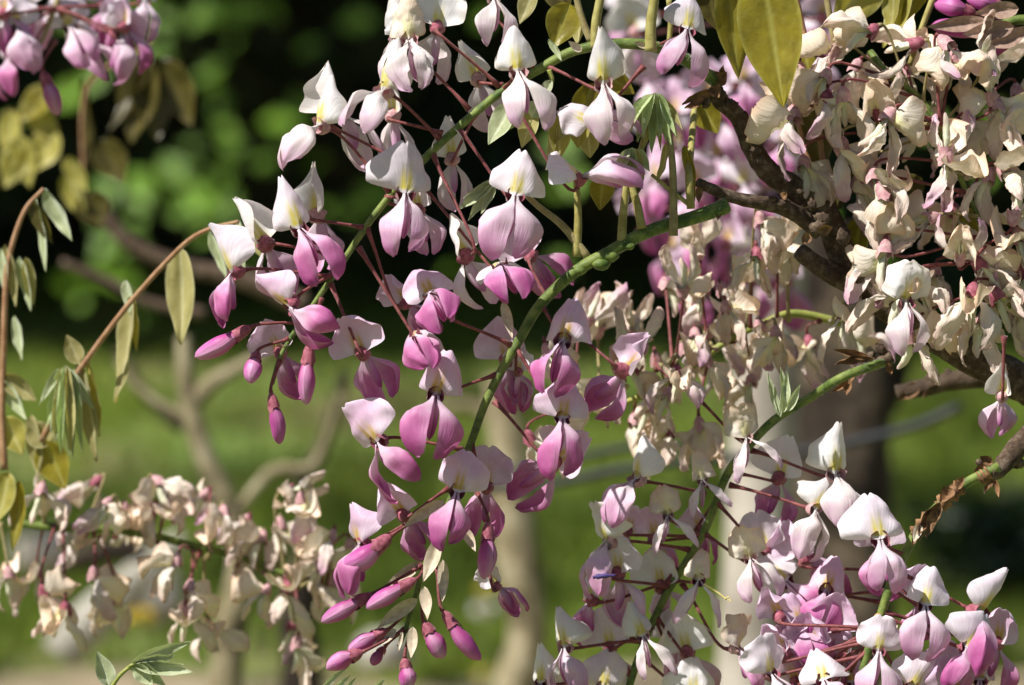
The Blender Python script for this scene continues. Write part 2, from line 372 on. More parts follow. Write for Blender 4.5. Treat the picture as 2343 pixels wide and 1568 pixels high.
KEL = {'cup': [keel_mesh(i) for i in range(4)], 'splay': [keel_mesh(10+i, .07, .09, .01) for i in range(3)], 'wilt': [keel_mesh(20+i, .08, .1, .04) for i in range(4)]}
BUD = [bud_mesh(i, rv.uniform(.17, .21), rv.uniform(.20, .24), rv.uniform(-.25, .3)) for i in range(6)]

def calyx_vf(axis_from, axis_to, r, seed, teeth=True, ns=20):
    """bell from the pedicel end to the mouth with five uneven teeth"""
    ax = axis_to-axis_from; L = ax.length; t = ax.normalized()
    a = t.cross(Vector((0.9, .1, .3))).normalized(); b = t.cross(a)
    prof = [(0, .26), (.08, .40), (.2, .62), (.38, .82), (.62, .94), (.84, 1.02), (1.0, 1.14)]
    V, F = [], []; rr = random.Random(seed); ph0 = rr.uniform(0, 6)
    for j, (h, q) in enumerate(prof):
        for k in range(ns):
            an = 2*math.pi*k/ns
            tooth = 0.0
            if j == len(prof)-1 and teeth:
                tooth = 0.42*max(0, math.cos(2.5*(an+ph0)))**2
            q2 = q*(1+0.22*N((math.cos(an)*2.4+seed, math.sin(an)*2.4, h*2)))
            V.append(axis_from+t*(L*(h+tooth))+(a*math.cos(an)+b*math.sin(an))*r*q2)
    n = len(prof)
    for j in range(n-1):
        for k in range(ns):
            k2 = (k+1) % ns; F.append((j*ns+k, j*ns+k2, (j+1)*ns+k2, (j+1)*ns+k))
    F.append(tuple(range(ns))[::-1])
    return V, F
def bez(a, b, c, d, n):
    return [a*(1-t)**3+b*3*t*(1-t)**2+c*3*t*t*(1-t)+d*t**3 for t in [i/n for i in range(n+1)]]
def setm(o, m):
    o.material_slots[0].link = 'OBJECT'; o.material_slots[0].material = m

fid = [0]
def flower_root(rac, Mw, sc, base_l, mouth_l, cr, attach, faded=False, pr=0.00105, stalk=None, straight=0.35):
    """flower part = calyx + pedicel (one mesh) in the flower's own frame"""
    fid[0] += 1; s = fid[0]
    V1, F1 = calyx_vf(base_l*sc, mouth_l*sc, cr*sc, s)
    mats = [M_calyxw if faded else M_calyx, stalk or M_ped]
    V, F, mi = V1, F1, [0]*len(F1)
    if attach is not None:
        ai = Mw.inverted() @ attach; b = base_l*sc*0.98; dirb = (base_l-mouth_l).normalized(); L = (ai-b).length
        path = bez(b, b+dirb*L*straight*0.6, ai+(b-ai)*0.4+Vector((0, 0, L*0.03)), ai, 10)
        n = len(path); rad = [pr*(1.15-0.25*math.sin(math.pi*i/(n-1))) for i in range(n)]; rad[0] *= 1.3; rad[-1] *= 1.9; rad[-2] *= 1.2
        V2, F2 = tube(path, rad, 7); V, F = join((V1, F1), (V2, F2)); mi = [0]*len(F1)+[1]*len(F2)
        if not faded or s % 2 == 0:
            V3, F3 = hairs(path, rad, 90, 0.0009, s); V, F = join((V, F), (V3, F3)); mi += [1]*len(F3)
    me = mesh('flower', V, F, mats, True, mi)
    o = bpy.data.objects.new('flower', me); link(o, rac)
    o.matrix_basis = Matrix.Translation(-rac.location) @ Mw
    return o
def petal(fl, name, me, M, sc, mat):
    o = bpy.data.objects.new(name, me); link(o, fl); o.matrix_basis = M @ Matrix.Scale(sc, 4); setm(o, mat); return o
RX = lambda a: Matrix.Rotation(a, 4, 'X')
RY = lambda a: Matrix.Rotation(a, 4, 'Y')
RZ = lambda a: Matrix.Rotation(a, 4, 'Z')
def frame(x, y, off, roll, yaw, pitch):
    return Matrix.Translation(P(x, y, off)) @ BASIS.to_4x4() @ RY(R_(roll)) @ RX(-R_(pitch)) @ RZ(R_(yaw))

def open_flower(rac, x, y, roll, yaw, kind='pale', at=None, size=98, pitch=0, ban=None, wings='cup', splay=2, wa=25, off=0.0, aoff=0.0, wkind=None, wl=1.0, ck=False):
    """x,y: throat; roll: lean of the banner in the picture plane; yaw: which way it faces; wa: how far the wings point forward"""
    r = random.Random(int(x*31+y*17)); sc = size*1.02*PX
    Mw = frame(x, y, off, roll, yaw, pitch)
    base = Vector((0, 0.30, -0.10)); mouth = Vector((0, 0.0, -0.03))
    A = P(at[0], at[1], aoff) if at else None
    fl = flower_root(rac, Mw, sc, base, mouth, 0.165, A, faded=(kind in ('cream', 'white') and r.random() < .6))
    ban = ban or ('fold' if kind in ('white',) and r.random() < .5 else 'open')
    if kind == 'cream' and ban == 'open': ban = 'wilt'
    me = r.choice(BAN[ban])
    petal(fl, 'banner_petal', me, Matrix.Translation(Vector((0, 0, -0.02))*sc) @ RX(-R_(r.uniform(-6, 10))) @ RZ(R_(r.uniform(-10, 10))), sc*1.04, PM[kind+'_banner'])
    wk = wkind or kind
    if wk == 'cream' and wings == 'cup': wings = 'wilt'
    pair = r.choice(WNG[wings]); rot = RX(-R_(wa))
    for k, sd in ((0, -1), (1, 1)):
        s2 = splay+r.uniform(-4, 6)
        petal(fl, 'wing_petal', pair[k], Matrix.Translation(Vector((0.02*sd, -0.05, -0.03))*sc) @ rot @ RY(-R_(s2)*sd) @ RX(R_(r.uniform(-7, 7))) @ RZ(R_(r.uniform(-18, 10))*sd), sc*1.14*wl*r.uniform(.9, 1.05), PM[wk+'_wing'])
    petal(fl, 'keel_petal', r.choice(KEL['cup' if wings == 'cup' else wings]), Matrix.Translation(Vector((0, 0.0, -0.04))*sc) @ RX(-R_(wa-9)) @ RY(R_(r.uniform(-5, 5)+(splay*.8 if wings == 'splay' else 0))), sc*1.03*wl, PM[wk+'_keel'])
    return fl
def wilt_flower(rac, x, y, ang, size=92, at=None, off=0.0, aoff=0.0, blush=None, spread=1.0):
    """x,y: calyx; ang: picture direction the petals hang towards (0 = straight down, + = to the right)"""
    r = random.Random(int(x*13+y*29)); sc = size*PX
    Mw = frame(x, y, off, -ang, r.uniform(-180, 180), r.uniform(-25, 25))
    A = P(at[0], at[1], aoff) if at else None
    fl = flower_root(rac, Mw, sc, Vector((0, 0, 0.20)), Vector((0, 0, -0.12)), 0.155, A, faded=r.random() < .75, pr=0.00095, stalk=M_pedo if r.random() < .3 else None)
    bl = r.random() < .35 if blush is None else blush
    wk = 'blush_wing' if bl else 'cream_wing'
    petal(fl, 'banner_petal', r.choice(BAN['wilt']), Matrix.Translation(Vector((0, 0, -0.03))*sc) @ RX(math.pi-R_(r.uniform(15, 75))*spread) @ RZ(R_(r.uniform(-40, 40))), sc*r.uniform(.95, 1.15), PM['cream_banner'])
    pair = r.choice(WNG['wilt'])
    for k, sd in ((0, -1), (1, 1)):
        petal(fl, 'wing_petal', pair[k], Matrix.Translation(Vector((0.03*sd, 0, -0.04))*sc) @ RX(-R_(r.uniform(-20, 40))*spread) @ RY(-R_(r.uniform(2, 26))*sd*spread) @ RZ(R_(r.uniform(-60, 60))), sc*r.uniform(.95, 1.15), PM[wk])
    petal(fl, 'keel_petal', r.choice(KEL['wilt']), Matrix.Translation(Vector((0, 0, -0.04))*sc) @ RX(-R_(r.uniform(-10, 25))) @ RY(R_(r.uniform(-12, 12))), sc, PM['cream_keel'])
    return fl
def bud(rac, cx, cy, tx, ty, at=None, off=0.0, aoff=0.0, dark=False, depth=0.0, pr=0.00105, fat=1.22, spin=None):
    """calyx end -> tip"""
    r = random.Random(int(cx*13+ty*29)); a = P(cx, cy, off); b = P(tx, ty, off-depth); L = (b-a).length
    z = (a-b).normalized(); xa = UP.cross(z) if abs(z.dot(UP)) < .9 else FW.cross(z); xa = FW.cross(z).normalized(); ya = z.cross(xa)
    Mw = Matrix.Translation(a) @ Matrix((xa, ya, z)).transposed().to_4x4() @ RZ(R_(r.uniform(-40, 40) if spin is None else spin))
    A = P(at[0], at[1], aoff) if at else None; k = 0.026/L if L > 0 else 1
    fl = flower_root(rac, Mw, L, Vector((0, 0, 0.02)), Vector((0, 0, -0.28)), 0.125*min(1.15, k)*fat, A, pr=pr)
    m = Matrix.Diagonal((k*1.12*fat, k*1.12*fat, 1, 1)) if k < 1.4 else Matrix.Diagonal((1.2*fat, 1.2*fat, 1, 1))
    o = petal(fl, 'banner_petal', r.choice(BUD), Matrix.Translation(Vector((0, 0, -0.16))*L) @ Matrix.Scale(L*0.84, 4) @ m, 1.0, PM['bud_dark' if dark else 'bud_petal'])
    return fl

# ------------------------------------------------------------------ leaves
def leaf_mesh(base, tip, width, tilt, mat, fold=0.35, bend=0.15, wav=0.04, corr=0.0, seed=0, ac=0.16, nu=10, nv=18, twist=0.0):
    """ovate pointed leaflet in world space: base -> tip"""
    ax = tip-base; L = ax.length; z = ax.normalized()
    side = z.cross(-FW).normalized() if abs(z.dot(FW)) < .97 else RT
    nrm = side.cross(z).normalized()
    Rm = Matrix.Rotation(R_(tilt), 3, z); side = Rm @ side; nrm = Rm @ nrm
    wl = width/2
    def f(u, v):
        pr = (math.sin(math.pi*min(1, v**0.72))**0.8 if v < 1 else 0)
        pr = max(0.0, pr*(1-ac*sstep(.6, .95, v)*1.2))+0.015
        w = wl*pr; s = abs(u)*w
        d = s*math.sin(fold)*(1 if fold else 0); x = math.copysign(s*math.cos(fold*.8), u)
        d += -bend*L*math.sin(math.pi*v)*0.5 + wav*L*N((u*1.6+seed, v*4, seed*.3))*(.3+abs(u))
        if corr: d += corr*L*math.sin((v*1.0+abs(u)*-.12)*58+seed)*abs(u)**.5*pr
        tw = twist*v
        xx = x*math.cos(tw)-d*math.sin(tw); dd = x*math.sin(tw)+d*math.cos(tw)
        p = base+z*(v*L)+side*xx+nrm*dd
        vein = math.exp(-(u/.06)**2)*.8+0.28*max(0, math.sin((v-abs(u)*.16)*46))**8+0.6*sstep(.9, 1, abs(u))
        return p, (v, min(1, vein), abs(u)), (u*.5+.5, v)
    me = grid_mesh('leaflet', nu, nv, f); me.materials[0] = mat; return me
def leaflet(parent, b, t, w, off, mat, tilt=0, off2=None, **k):
    k.setdefault('seed', (b[0]*7+t[1]*3) % 97)
    return part('leaflet', leaf_mesh(P(b[0], b[1], off), P(t[0], t[1], off if off2 is None else off2), w*PX, tilt, mat, **k), parent)
def stem_part(name, pts, r0, r1, mat, parent, off=0.0, off2=None, ns=9, lump=0.03, hair=0, n=6, pw=1.0):
    path = pxpath(pts, off, off2, n); rad = lerp_r(r0*PX, r1*PX, len(path), pw)
    V, F = tube(path, rad, ns, lump, 300)
    if hair:
        F0 = len(F); V2, F2 = hairs(path, rad, hair, 0.0011, len(path)); V, F = join((V, F), (V2, F2))
        me = mesh(name, V, F, [mat, M_hair], True, [0]*F0+[1]*len(F2))
    else: me = mesh(name, V, F, [mat])
    return part(name, me, parent)
def bract(parent, b, t, w, off, tilt=0, mat=None, **k):
    k.setdefault('bend', .25); k.setdefault('fold', .5)
    me = leaf_mesh(P(b[0], b[1], off), P(t[0], t[1], off-.004), w*PX, tilt, mat or M_bract, wav=.03, seed=b[0], nu=8, nv=12, **k)
    return part('bract', me, parent)
# ------------------------------------------------------------------ the setting: ground, lawn, hedge
m, n, l, bs, out = newmat('lawn_ground')
tc = n.new('ShaderNodeTexCoord'); t = ntex(n, l, 2.2, 6, tc.outputs['Object'], 0.6); t2 = ntex(n, l, 60, 4, tc.outputs['Object'])
r = ramp(n, [(0.36, (0.22,0.17,0.09)), (0.48, (0.13,0.15,0.035)), (0.66, (0.11,0.18,0.03))]); l.new(t.outputs[0], r.inputs[0])
c = mix(n, l, 0.35, r.outputs[0], t2.outputs[0], 'OVERLAY'); l.new(c, bs.inputs['Base Color']); bs.inputs['Roughness'].default_value = 0.9
M_lawn = m
m, n, l, bs, out = newmat('bare_soil')
tc = n.new('ShaderNodeTexCoord'); t = ntex(n, l, 9, 7, tc.outputs['Object'], 0.65)
r = ramp(n, [(0.3, (0.12,0.09,0.05)), (0.55, (0.28,0.22,0.13)), (0.75, (0.38,0.31,0.2))]); l.new(t.outputs[0], r.inputs[0])
l.new(r.outputs[0], bs.inputs['Base Color']); bs.inputs['Roughness'].default_value = 0.95
bp = n.new('ShaderNodeBump'); bp.inputs['Distance'].default_value = 0.01; l.new(t.outputs[0], bp.inputs['Height']); l.new(bp.outputs[0], bs.inputs['Normal'])
M_soil = m
S = 80
V, F = [], []
NG = 80
for j in range(NG+1):
    for i in range(NG+1):
        x = -S+2*S*i/NG; y = -S+2*S*j/NG; V.append((x, y, 0.0))
for j in range(NG):
    for i in range(NG):
        a = j*(NG+1)+i; F.append((a, a+1, a+NG+2, a+NG+1))
tag(part('lawn', mesh('lawn', V, F, [M_lawn])), 'sunlit green lawn under the wisteria, patchy with bare soil', 'lawn', kind='structure')
V, F = [], []
for i in range(41):
    x = -4+8*i/40; e = 6.50+0.16*N((x*2.7, 0, 0))+0.05*N((x*6, 3, 0)); V += [(x, 4.2, 0.004), (x, e, 0.004)]
for i in range(40): F.append((2*i, 2*i+2, 2*i+3, 2*i+1))
tag(part('soil_bed', mesh('soil_bed', V, F, [M_soil])), 'bare beige soil bed below the vines at the lawn edge', 'soil', kind='structure')
# grass
rg = random.Random(5); V, F = [], []
for _ in range(62000):
    y = 6.4+4.6*rg.random()**1.15; x = rg.uniform(-.20, .20)*y
    if y < 6.50+0.16*N((x*2.7, 0, 0)): continue
    if N((x*1.3, y*0.9, 2.0)) < -0.05 and rg.random() < .75: continue
    h = rg.uniform(.025, .075); a = rg.uniform(0, 6.28); w = rg.uniform(.003, .006)
    dx, dy = math.cos(a)*w, math.sin(a)*w; bx, by = rg.uniform(-.6, .6)*h, rg.uniform(-.6, .6)*h
    k = len(V); V += [(x-dx, y-dy, 0), (x+dx, y+dy, 0), (x+bx, y+by, h)]; F.append((k, k+1, k+2))
g = part('grass', mesh('grass', V, F, [L_grass], False)); tag(g, 'short green grass blades growing over the lawn', 'grass', kind='stuff')

def leaf_cloud(nl, pos, size, seed, asp=.48, face=None):
    r = random.Random(seed); V, F = [], []
    for _ in range(nl):
        c = pos(r); s = size*r.uniform(.6, 1.3)
        a = Vector((r.gauss(0, 1), r.gauss(0, 1), r.gauss(0, .7)))
        a.normalize(); b = a.cross(Vector((r.gauss(0, 1), r.gauss(0, 1), r.gauss(0, 1)))).normalized(); nn = a.cross(b)
        if face is not None:
            nn = (face+Vector((r.gauss(0, .3), r.gauss(0, .3), r.gauss(0, .3)))).normalized(); a = (a-nn*a.dot(nn)).normalized(); b = nn.cross(a)
        k = len(V); V += [c-a*s*.5, c+b*s*asp*.5+nn*s*.06, c+a*s*.55-nn*s*.05, c-b*s*asp*.5+nn*s*.06]; F += [(k, k+1, k+2), (k, k+2, k+3)]
    return V, F
hedge = thing('hedge', (0, 10.6, 0), 'dark evergreen hedge behind the lawn, with an added unseen overhang that shades it', 'hedge')
def core(r):
    return None
# woody core
V, F = [], []
for j in range(13):
    for i in range(61):
        x = -7.5+15*i/60; z = 3.1*j/12
        V.append((x, 11.3+0.5*N((x*1.1, z*1.3, 4))-0.35*(1 if z > 1.4 else 0), z))
for j in range(12):
    for i in range(60):
        a = j*61+i; F.append((a, a+1, a+62, a+61))
part('core', mesh('core', V, F, [M_barkd]), hedge)
V, F = ellipsoid(Vector((-.5, 10.4, 1.95)), 6.5, 1.55, .55, None, 48, 14, .25, 3, 2.5)  # unseen opaque mass added above the hedge to keep its face shaded
part('added_shade_core', mesh('core', V, F, [M_barkd]), hedge)
V, F = leaf_cloud(17000, lambda r: Vector((r.uniform(-6, 5), 8.95+2.2*r.random(), r.uniform(1.2, 2.6))), .10, 1)  # leaves around the added overhang, above the view, to block the sun
o = part('added_shade_foliage', mesh('foliage', V, F, [L_hedge]), hedge); o['kind'] = 'stuff'
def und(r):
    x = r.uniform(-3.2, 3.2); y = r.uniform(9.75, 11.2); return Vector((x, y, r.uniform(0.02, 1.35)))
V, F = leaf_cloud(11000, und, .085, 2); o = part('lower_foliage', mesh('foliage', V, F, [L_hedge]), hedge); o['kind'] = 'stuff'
# sunlit sprays that reach out of the shade
SPR = [(480,25,5),(610,30,4),(560,15,3),(780,45,3),(450,75,4),(390,110,3),(330,45,4),(545,155,1),(505,200,1),(480,355,6),(560,375,5),(545,300,3),
 (310,475,6),(345,455,4),(440,450,3),(510,450,3),(750,440,2),(735,470,1),(235,580,4),(270,560,4),(240,690,5),(200,680,3),(650,290,3),(690,215,1),
 (630,260,2),(770,340,1),(1010,620,1),(1290,300,2),(1270,360,2),(1380,440,2),(1330,420,1),(160,150,3),(260,90,3),(60,250,2),(205,160,2),(720,120,1),(350,390,1),(600,545,1),
 (1080,580,1),(1250,560,1),(1100,40,1),(820,440,2),(700,580,1),(2000,600,3),(1960,560,2),(1940,700,3),(2090,300,2),(2290,420,2),(2240,250,2),(1880,520,2)]
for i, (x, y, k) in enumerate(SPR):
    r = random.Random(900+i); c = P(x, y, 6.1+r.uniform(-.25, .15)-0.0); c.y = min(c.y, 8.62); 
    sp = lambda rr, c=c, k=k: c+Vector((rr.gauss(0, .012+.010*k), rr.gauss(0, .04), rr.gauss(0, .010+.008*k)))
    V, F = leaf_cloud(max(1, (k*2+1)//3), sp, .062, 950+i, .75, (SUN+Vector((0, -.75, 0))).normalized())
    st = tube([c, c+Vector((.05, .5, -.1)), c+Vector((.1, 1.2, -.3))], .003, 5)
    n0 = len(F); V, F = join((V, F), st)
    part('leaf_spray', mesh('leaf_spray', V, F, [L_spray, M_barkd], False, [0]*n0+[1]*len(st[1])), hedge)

# ------------------------------------------------------------------ vine trunks, added shade shapes, post, pipe, stones
def trunk(name, pts, r0, r1, off, label, mat, off2=None, lump=.22, lf=9, ns=16, group=None, extra=()):
    root = thing(name, P(pts[-1][0], pts[-1][1], off), label, 'branch' if 'branch' in name else 'trunk', {'vine_trunk': 'old vine trunks', 'dark_branch': 'thin dark branches'}.get(name))
    sc = (D0+off)/D0*PX
    path = pxpath(pts, off, off2, 10); rad = lerp_r(r0*sc, r1*sc, len(path))
    part('bark', mesh('bark', *tube(path, rad, ns, lump, lf), [mat]), root)
    for pts2, a, b in extra:
        p2 = pxpath(pts2, off, None, 6); part('branch', mesh('branch', *tube(p2, lerp_r(a*sc, b*sc, len(p2)), 10, lump, lf*2), [mat]), root)
    return root
trunk('vine_trunk', [(420,770),(425,860),(440,950),(475,1060),(530,1180),(555,1290),(535,1400),(520,1500),(515,1640)], 14, 38, 1.5,
      'slim pale vine trunk forking above the cream flower cluster', M_trunk, extra=[([(435,930),(480,880),(540,845),(640,790)], 24, 12), ([(530,1190),(620,1080),(720,1060),(780,900)], 16, 8), ([(430,960),(330,900),(270,830)], 12, 8)])
trunk('vine_trunk', [(1140,860),(1155,960),(1165,1080),(1170,1200),(1190,1330),(1205,1450),(1180,1560),(1150,1700)], 40, 62, 2.2,
      'thick mottled vine trunk rising behind the magenta hanging buds', M_trunk, lump=.3, extra=[([(1150,980),(1080,930),(1000,940)], 30, 10)])
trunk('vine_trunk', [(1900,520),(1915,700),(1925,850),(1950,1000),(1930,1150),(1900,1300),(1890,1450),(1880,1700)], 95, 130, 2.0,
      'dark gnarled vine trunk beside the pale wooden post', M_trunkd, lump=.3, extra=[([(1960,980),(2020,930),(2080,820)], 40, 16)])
trunk('fallen_branch', [(140,1500),(190,1440),(300,1330),(360,1270),(420,1230)], 55, 24, 2.4, 'pale lichen covered log lying behind the cream flowers', M_stone, lump=.35)
trunk('dark_branch', [(230,480),(300,560),(420,610),(560,640),(700,700)], 16, 26, 1.2, 'thin dark brown branch crossing the shade by the hedge', M_bark)
trunk('dark_branch', [(140,600),(260,650),(330,690),(470,720)], 9, 14, 1.3, 'thin grey twig below the dark brown branch', M_bark)
trunk('vine_trunk', [(720,1240),(700,1320),(675,1420),(690,1500),(700,1640)], 30, 62, 1.9, 'black stump shape added as the shaded hollow behind the lowest cream flowers', M_trunkd, lump=.3)  # near-black solid added as the dark of a shaded hollow
trunk('dark_branch', [(790,850),(770,930),(730,1040),(680,1110)], 12, 20, 2.0, 'dark slanting bar added as branch shadow beside the hanging pink cluster', M_trunkd)  # near-black tube added for a branch shadow on the lawn
trunk('dark_branch', [(270,800),(310,870),(360,930),(420,980)], 10, 14, 1.7, 'short dark bar added as branch shadow by the slim pale trunk', M_trunkd)  # dark tube laid where a branch shadow darkens the lawn
trunk('dark_branch', [(140,1290),(240,1262),(330,1250)], 24, 34, 2.0, 'dark low bar added as the shaded hollow behind the cream flowers', M_trunkd)  # dark tube added to stand for a black shaded hollow
# post
root = thing('wooden_post', P(1700, 1640, 1.7), 'weathered pale grey wooden post behind the faded flowers', 'post')
path = pxpath([(1765,560),(1755,800),(1745,1000),(1735,1200),(1722,1450),(1712,1700)], 1.7, None, 12); sc = (D0+1.7)/D0*PX
part('shaft', mesh('shaft', *tube(path, 78*sc, 20, .05, 6), [M_post]), root)
part('post_cap', mesh('post_cap', *tube([path[0], path[0]+Vector((0, 0, .03))], [80*sc, 60*sc], 20), [M_post]), root)
# watering pipe
m, n, l, bs, out = newmat('black_pipe'); bs.inputs['Base Color'].default_value = (0.018, 0.02, 0.022, 1); bs.inputs['Roughness'].default_value = 0.55; M_pipe = m
sc = (D0+1.4)/D0*PX
for pts, rr, lb in (([(1080,1118),(1250,1108),(1420,1075),(1600,1052),(1800,1040),(2060,985),(2200,930)], 11, 'black watering pipe strung between the vine trunk and the post'),
                    ([(1090,1090),(1260,1060),(1450,1022),(1640,1015)], 9, 'thinner dark wire strung just above the black watering pipe')):
    p = pxpath(pts, 1.4, None, 6); o = part('water_pipe', mesh('water_pipe', *tube(p, rr*sc, 8), [M_pipe])); tag(o, lb, 'pipe', 'pipes strung across the lawn')
# stones in the lawn
for i, (x, y, rr, lb) in enumerate([(340,1360,95,'rounded pale stone behind the yellow flower'), (95,1260,75,'grey stone in shade behind the cream cluster'), (880,1490,70,'flat beige stone under the magenta buds')]):
    c = P(x, y, 3.4); k = (D0+3.4)/D0*PX*rr
    o = part('stone', mesh('stone', *ellipsoid(c, k, k*.8, k*.62, None, 18, 12, .35, i, 1.6), [M_stone])); tag(o, lb, 'stone', 'stones in the lawn')
# little lawn flowers
def lawn_flower(x, y, off, colr, label, cat, npet, rad, nm):
    m, n, l, bs, out = newmat(nm); bs.inputs['Base Color'].default_value = (*colr, 1); bs.inputs['Roughness'].default_value = .6
    c = P(x, y, off); root = thing(nm, Vector((c.x, c.y, 0)), label, cat, 'small lawn flowers')
    part('stalk', mesh('stalk', *tube([Vector((c.x, c.y+.01, 0)), Vector((c.x+.004, c.y, c.z*.5)), c], .0018, 6), [M_green]), root)
    V, F = [], []
    for ring in range(2):
        for k in range(npet):
            a = 2*math.pi*(k+ring*.5)/npet; d = Vector((math.cos(a), -.45*math.sin(a)-.2, .8*math.sin(a))); sd = d.cross(Vector((0, -1, .3))).normalized()
            rr = rad*(1-.35*ring); b = len(V)
            V += [c+d*rr*.1, c+d*rr*.6+sd*rr*.2, c+d*rr, c+d*rr*.6-sd*rr*.2]; F.append((b, b+1, b+2, b+3))
    part('petals', mesh('petals', V, F, [m], False), root)
    V, F = ellipsoid(c+Vector((0, -.004, .002)), rad*.3, rad*.2, rad*.3); part('centre', mesh('centre', V, F, [M_anther]), root)
lawn_flower(318,1408,2.2,(0.80,0.56,0.02),'bright yellow lawn flower beside the rounded pale stone','flower',14,.018,'dandelion')
lawn_flower(1112,1345,3.2,(0.75,0.60,0.06),'soft yellow lawn flower beside the thick mottled trunk','flower',12,.014,'buttercup')
lawn_flower(1108,1538,3.3,(0.75,0.60,0.06),'low yellow lawn flower close to the soil bed','flower',12,.014,'buttercup')
lawn_flower(1107,1392,3.2,(0.80,0.80,0.78),'white daisy in the lawn beside the thick mottled trunk','flower',14,.018,'daisy')

shrub = thing('added_shade_shrub', P(2290, 1330, 4.6), 'low dark shrub added for the shaded patch of lawn beyond the knobbly twig', 'shrub')  # leafy clump added where the lawn lies in deep shade
sc = (D0+4.6)/D0*PX; cc = P(2290, 1235, 4.6)
V, F = leaf_cloud(1500, lambda r: cc+Vector((r.gauss(0, 70), r.gauss(0, 60), r.gauss(0, 48)))*sc, .05, 77); o = part('foliage', mesh('foliage', V, F, [L_hedge]), shrub); o['kind'] = 'stuff'
part('stem', mesh('stem', *tube([Vector((cc.x, cc.y, 0)), cc], .01, 6, .1), [M_barkd]), shrub)

# a small tree added out of view to the left so its crown dapples the grass
st = thing('added_shade_tree', Vector((-4.3, 6.6, 0)), 'small loose crowned tree added out of view to dapple the lawn', 'tree')
part('trunk', mesh('trunk', *tube(catmull([Vector((-4.3, 6.6, 0)), Vector((-4.2, 6.5, 1.6)), Vector((-4.0, 6.3, 3.2)), Vector((-3.8, 6.1, 5.2))], 8), lerp_r(.11, .03, 25), 12, .15, 6), [M_trunk]), st)
for i in range(7):
    a = i*2.3; b0 = Vector((-4.05, 6.35, 3.0+.25*i)); e = Vector((-3.7+1.7*math.cos(a), 5.9+1.2*math.sin(a), 4.4+.3*math.sin(i*1.7)))
    part('limb', mesh('limb', *tube(catmull([b0, b0.lerp(e, .5)+Vector((0, 0, .2)), e], 6), lerp_r(.035, .008, 13), 7, .1, 8), [M_trunk]), st)
rt = random.Random(31); cl = []
while len(cl) < 40:
    c = Vector((rt.gauss(-3.6, 1.15), rt.gauss(5.9, .8), rt.gauss(4.7, .5)))
    if c.y < 7.3 and c.x > -6.5: cl.append(c)
V, F = leaf_cloud(2600, lambda r: r.choice(cl)+Vector((r.gauss(0, .14), r.gauss(0, .14), r.gauss(0, .11))), .10, 41, .6)
o = part('crown', mesh('crown', V, F, [L_hedge]), st); o['kind'] = 'stuff'
# ------------------------------------------------------------------ woody branches
def branch(pts, r0, r1, off, label, off2=None, knobs=(), scales=(), mat=None, lump=.07, n=12):
    root = thing('woody_branch', P(pts[-1][0], pts[-1][1], off), label, 'branch', 'woody wisteria branches')
    path = pxpath(pts, off, off2, n); part('bark', mesh('bark', *tube(path, lerp_r(r0*PX, r1*PX, len(path)), 16, lump, 170), [mat or M_bark]), root)
    for i, (x, y, s) in enumerate(knobs):
        rot = Matrix.Rotation(R_(rnd.uniform(0, 180)), 3, 'Y')
        part('bud_scar', mesh('bud_scar', *ellipsoid(P(x, y, off-.001), s*PX*.9, s*PX*.62, s*PX*.6, rot, 14, 9, .5, i, 3.2), [mat or M_bark]), root)
    for b, t, w in scales:
        me = leaf_mesh(P(*b, off-.004), P(*t, off-.007), w*PX, rnd.uniform(-50, 50), M_scale, fold=.7, bend=.4, wav=.1, seed=b[0], nu=6, nv=8)
        part('dry_scale', me, root)
    return root
branch([(1628,205),(1650,235),(1690,270),(1718,335),(1755,390),(1815,430),(1868,465),(1900,515),(1930,590),(1975,650),(2040,705),(2130,760),(2250,830),(2380,900)], 17, 46, .03,
       'main brown woody branch running down from the budded node', .09,
       [(1648,215,20),(1674,238,17),(1615,235,17),(1730,345,15),(1740,365,12),(1705,262,9),(1880,500,22),(1930,540,26),(1965,640,20),(1858,470,16),(2050,700,18),(1830,440,10)],
       [((1640,190),(1662,165),36),((1650,200),(1655,150),30),((1630,210),(1560,240),34),((1625,200),(1645,225),40),((1655,190),(1625,160),28),((1612,225),(1565,248),26)])
branch([(1596,418),(1640,438),(1700,458),(1760,468),(1820,490),(1875,530)], 11, 21, .02, 'thin grey side branch ending in a broken tip above the green stalk', .05,
       [(1605,425,15),(1655,478,15),(1790,465,20),(1768,455,12),(1870,520,22)], [((1600,425),(1598,465),22),((1655,470),(1640,505),22),((1790,455),(1800,440),24),((1850,535),(1835,560),30),((1870,530),(1905,520),34)])
branch([(1828,575),(1860,600),(1905,628),(1950,650)], 20, 26, .05, 'short sawn stub on the main woody branch', .06, [(1905,630,22)])
branch([(2400,850),(2300,858),(2200,868),(2120,885),(2050,900)], 32, 20, .22, 'dark brown branch behind the withered cream flowers', .22, [(2130,870,26),(2080,890,22),(2170,860,20)],
       [((2100,880),(2060,915),40),((2150,880),(2110,910),34)], M_barkd)
branch([(2400,960),(2342,1010),(2310,1045),(2285,1075),(2262,1082)], 30, 16, .02, 'knobbly brown twig carrying the white and pink cluster', .0,
       [(2325,1060,20),(2290,1070,16),(2335,1030,22),(2285,1055,13),(2240,1060,12)],
       [((2260,1070),(2225,1085),34),((2270,1060),(2240,1045),26),((2275,1085),(2250,1130),24),((2270,1090),(2285,1140),18),((2170,1140),(2150,1165),34),((2170,1125),(2200,1110),30),((2150,1160),(2100,1215),40),((2120,1180),(2105,1225),26),((2190,1120),(2150,1135),30)])
branch([(2040,815),(2010,828),(1960,850)], 15, 9, .06, 'dark shrivelled twig end above the slanting green stalk', .06, [(1990,815,14),(2015,800,18),(1955,850,10)],
       [((2000,820),(1910,835),28),((1990,820),(1905,800),22),((1960,850),(1900,900),20),((2030,830),(2040,860),22),((1940,870),(1935,905),24)])

